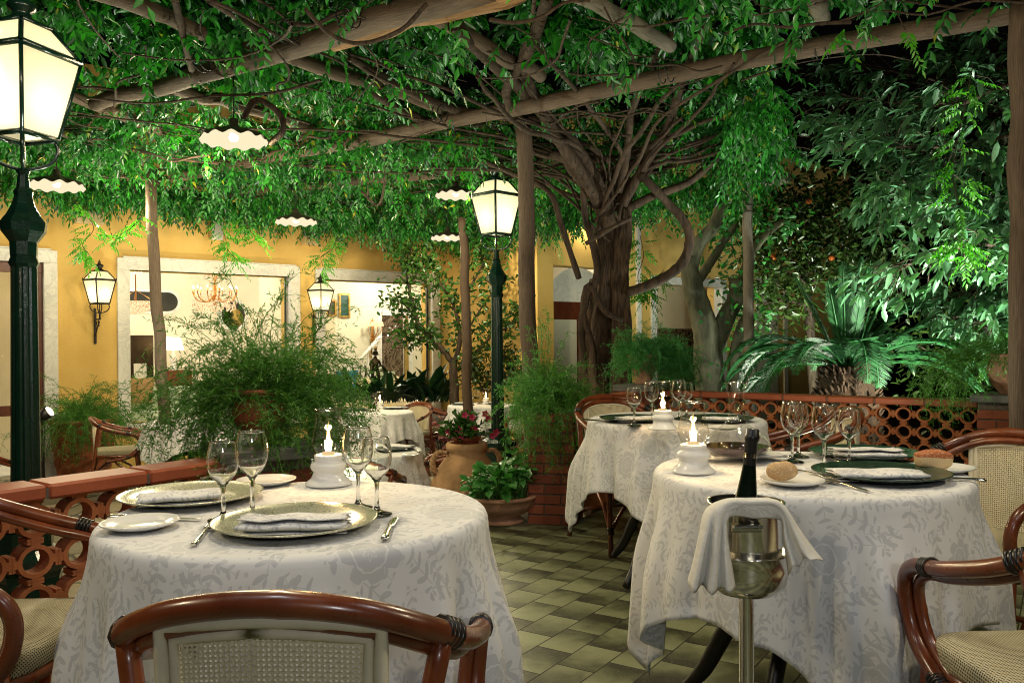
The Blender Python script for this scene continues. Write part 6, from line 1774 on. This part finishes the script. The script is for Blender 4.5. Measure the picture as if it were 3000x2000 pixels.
for k, b in enumerate(br):
    Y0 = 6.9 + rnd.uniform(-.5, .6)
    pts = smooth_path([at(x, y, Y0 + .25 * sin(i * 1.3 + k)) for i, (x, y) in enumerate(b)], 8)
    q.tube(pts, [.03, .018, .006], 6)
    for s_ in range(70):
        f = (1 - rnd.random() ** 1.3 * .8) * (len(pts) - 1); i = min(int(f), len(pts) - 2)
        c = pts[i].lerp(pts[i + 1], f - i); ax = (pts[i + 1] - pts[i]).normalized()
        tip = c + ax * .10 + Vector((rnd.gauss(0, .13), rnd.gauss(0, .16), rnd.gauss(-.02, .12)))
        q.tube([c, c.lerp(tip, .6) + Vector((0, 0, .02)), tip], .0035, 4, cap=False)
        for l in range(rnd.randint(5, 8)):
            P.append(tip + Vector((rnd.gauss(0, .02), rnd.gauss(0, .02), rnd.gauss(0, .02)))); D.append(ax * .8 + Vector((rnd.gauss(0, .6), rnd.gauss(-.1, .55), rnd.gauss(-.45, .45)))); Nn.append((rnd.gauss(0, .4), rnd.gauss(-.4, .4), 1))
q.build('branches', M['darkbark'], t)
n = len(P); lv = Leaves(); lv.add(A3(P), A3(D), np.array(Nn), rng.uniform(.095, .155, n), rng.uniform(.038, .052, n), 'oval', .15); lv.build('crown', M['magn'], t)
# low garden greenery beyond the balustrade
small_tree('dark hedge shrub in the garden behind the right edge pillar', 'shrub', None, [(gq([(2300, 1000), (2290, 900)], 8.5), [.03, .02])] + [(gq([(2290, 900), (2290 + dx, 800 + dy)], 8.5 + rnd.uniform(-.3, .3)), [.02, .006]) for dx, dy in ((-140, 40), (-60, -30), (30, -60), (90, 20), (-200, -20), (140, -90), (-100, -90))], 'citrus', 'darkbark', 2000, .09, .04, .24, 'shrub', parts=('stem', 'foliage'))
# ------------------------------------------------------------------ light
w = bpy.data.worlds.new('World'); S.world = w; w.use_nodes = True
nt = w.node_tree; bg = nt.nodes['Background']
sk = nt.nodes.new('ShaderNodeTexSky'); sk.sky_type = 'NISHITA'; sk.sun_disc = False
sk.sun_elevation = math.radians(-4.0); sk.sun_rotation = math.radians(200); sk.altitude = 50
nt.links.new(sk.outputs[0], bg.inputs[0]); bg.inputs[1].default_value = .05
def lamp(name, p, e, c=(1, .85, .58), r=.08):
    l = bpy.data.lights.new(name, 'POINT'); l.energy = e; l.color = c; l.shadow_soft_size = r
    o = bpy.data.objects.new(name, l); COL.objects.link(o); o.location = p; return o
def spot(name, p, to, e, c, ang=80, r=.05, blend=.6):
    l = bpy.data.lights.new(name, 'SPOT'); l.energy = e; l.color = c; l.shadow_soft_size = r; l.spot_size = math.radians(ang); l.spot_blend = blend
    o = bpy.data.objects.new(name, l); COL.objects.link(o); o.location = p
    o.rotation_euler = (Vector(to) - Vector(p)).to_track_quat('-Z', 'Y').to_euler(); return o
WARM, COOL, GREENW = (1, .84, .55), (.96, 1.0, .86), (.92, 1.0, .78)
# lights added without fixtures where more hanging lamps would hang, out of view
lamp('lamp_over_left_table', (-.75, 2.55, 2.5), 36, WARM)
lamp('lamp_over_right_table', (1.0, 2.9, 2.5), 36, WARM)
lamp('fill_above_left', (-.7, .62, 2.8), 17, (.92, .95, 1.0), .15)  # added cool fill for the front of the cloth
lamp('fill_above_right', (1.15, .75, 2.8), 17, (.92, .95, 1.0), .15)  # right half of the added cool fill
lamp('lamp_behind_left', (-2.3, .9, 2.5), 40, WARM, .15)
lamp('lamp_right', (2.4, 1.2, 2.5), 40, WARM, .12)
# garden floodlights at ground level, aimed up into the leaves
spot('floodlight', (-3.4, 7.0, LOW + .3), (-3.2, 7.4, 3), 240, GREENW, 130)
spot('floodlight', (-1.6, 5.0, LOW + .3), (-1.2, 5.6, 3), 180, GREENW, 130)
spot('floodlight', (-3.0, 10.2, LOW + .2), (-2.9, 9.6, 3), 160, WARM, 120)
lamp('courtyard_fill', (-2.6, 7.4, 2.6), 40, WARM)  # added fill light in mid-air, no fixture hangs here
lamp('courtyard_fill', (-3.9, 8.6, 2.5), 34, WARM)  # second added fill over the courtyard, also without a fixture
spot('floodlight', (.35, 7.0, LOW + .3), (.7, 7.2, 3), 28, WARM, 120)
spot('floodlight', (1.75, 6.35, .1), (2.6, 7.0, 1.0), 34, (.9, 1, .88), 110)
spot('floodlight', (2.5, 8.4, LOW + .2), (2.3, 7.9, 3), 150, GREENW, 110)
spot('floodlight', (3.2, 8.0, LOW + .2), (3.3, 9.8, 1.9), 260, GREENW, 100)
spot('floodlight', (3.7, 4.9, -.1), (3.2, 6.9, 2.5), 330, COOL, 100)
lamp('fill_behind_camera', (.5, -1.6, 1.9), 38, (.95, .95, .95), .15)  # unseen fill added to brighten the cloth front and chair back
spot('floodlight', (3.55, 5.8, .3), (3.3, 6.9, 2.0), 360, COOL, 115)
spot('floodlight', (1.9, 4.7, .02), (1.9, 5.2, 3), 60, GREENW, 120)
# lounge and hall lamps
for tt, o_, z_, e in ((-2.2, .9, 2.3, 22), (1.2, 1.6, 2.35, 55), (.2, 2.6, 2.3, 42), (3.8, 1.4, 2.4, 60), (5.6, 2.4, 2.3, 45)):
    lamp('lounge_lamp', wp(tt, z_, o_), e, (1, .92, .74), .12)
lamp('garden_room_lamp', W3[0] + WD * 3.7 - WN * 1.3 + Vector((0, 0, 2.2)), 22, (1, .9, .7), .1)
S.render.engine = 'CYCLES'
cy_ = S.cycles
cy_.use_denoising = True; cy_.filter_width = 1.05
try: cy_.denoiser = 'OPENIMAGEDENOISE'
except Exception: pass
cy_.max_bounces = 18; cy_.transparent_max_bounces = 24; cy_.transmission_bounces = 18; cy_.glossy_bounces = 4; cy_.diffuse_bounces = 3
cy_.caustics_reflective = False; cy_.caustics_refractive = False
cy_.sample_clamp_indirect = 4.0
S.view_settings.view_transform = 'Standard'; S.view_settings.look = 'None'; S.view_settings.exposure = 0.75; S.view_settings.gamma = 1.0
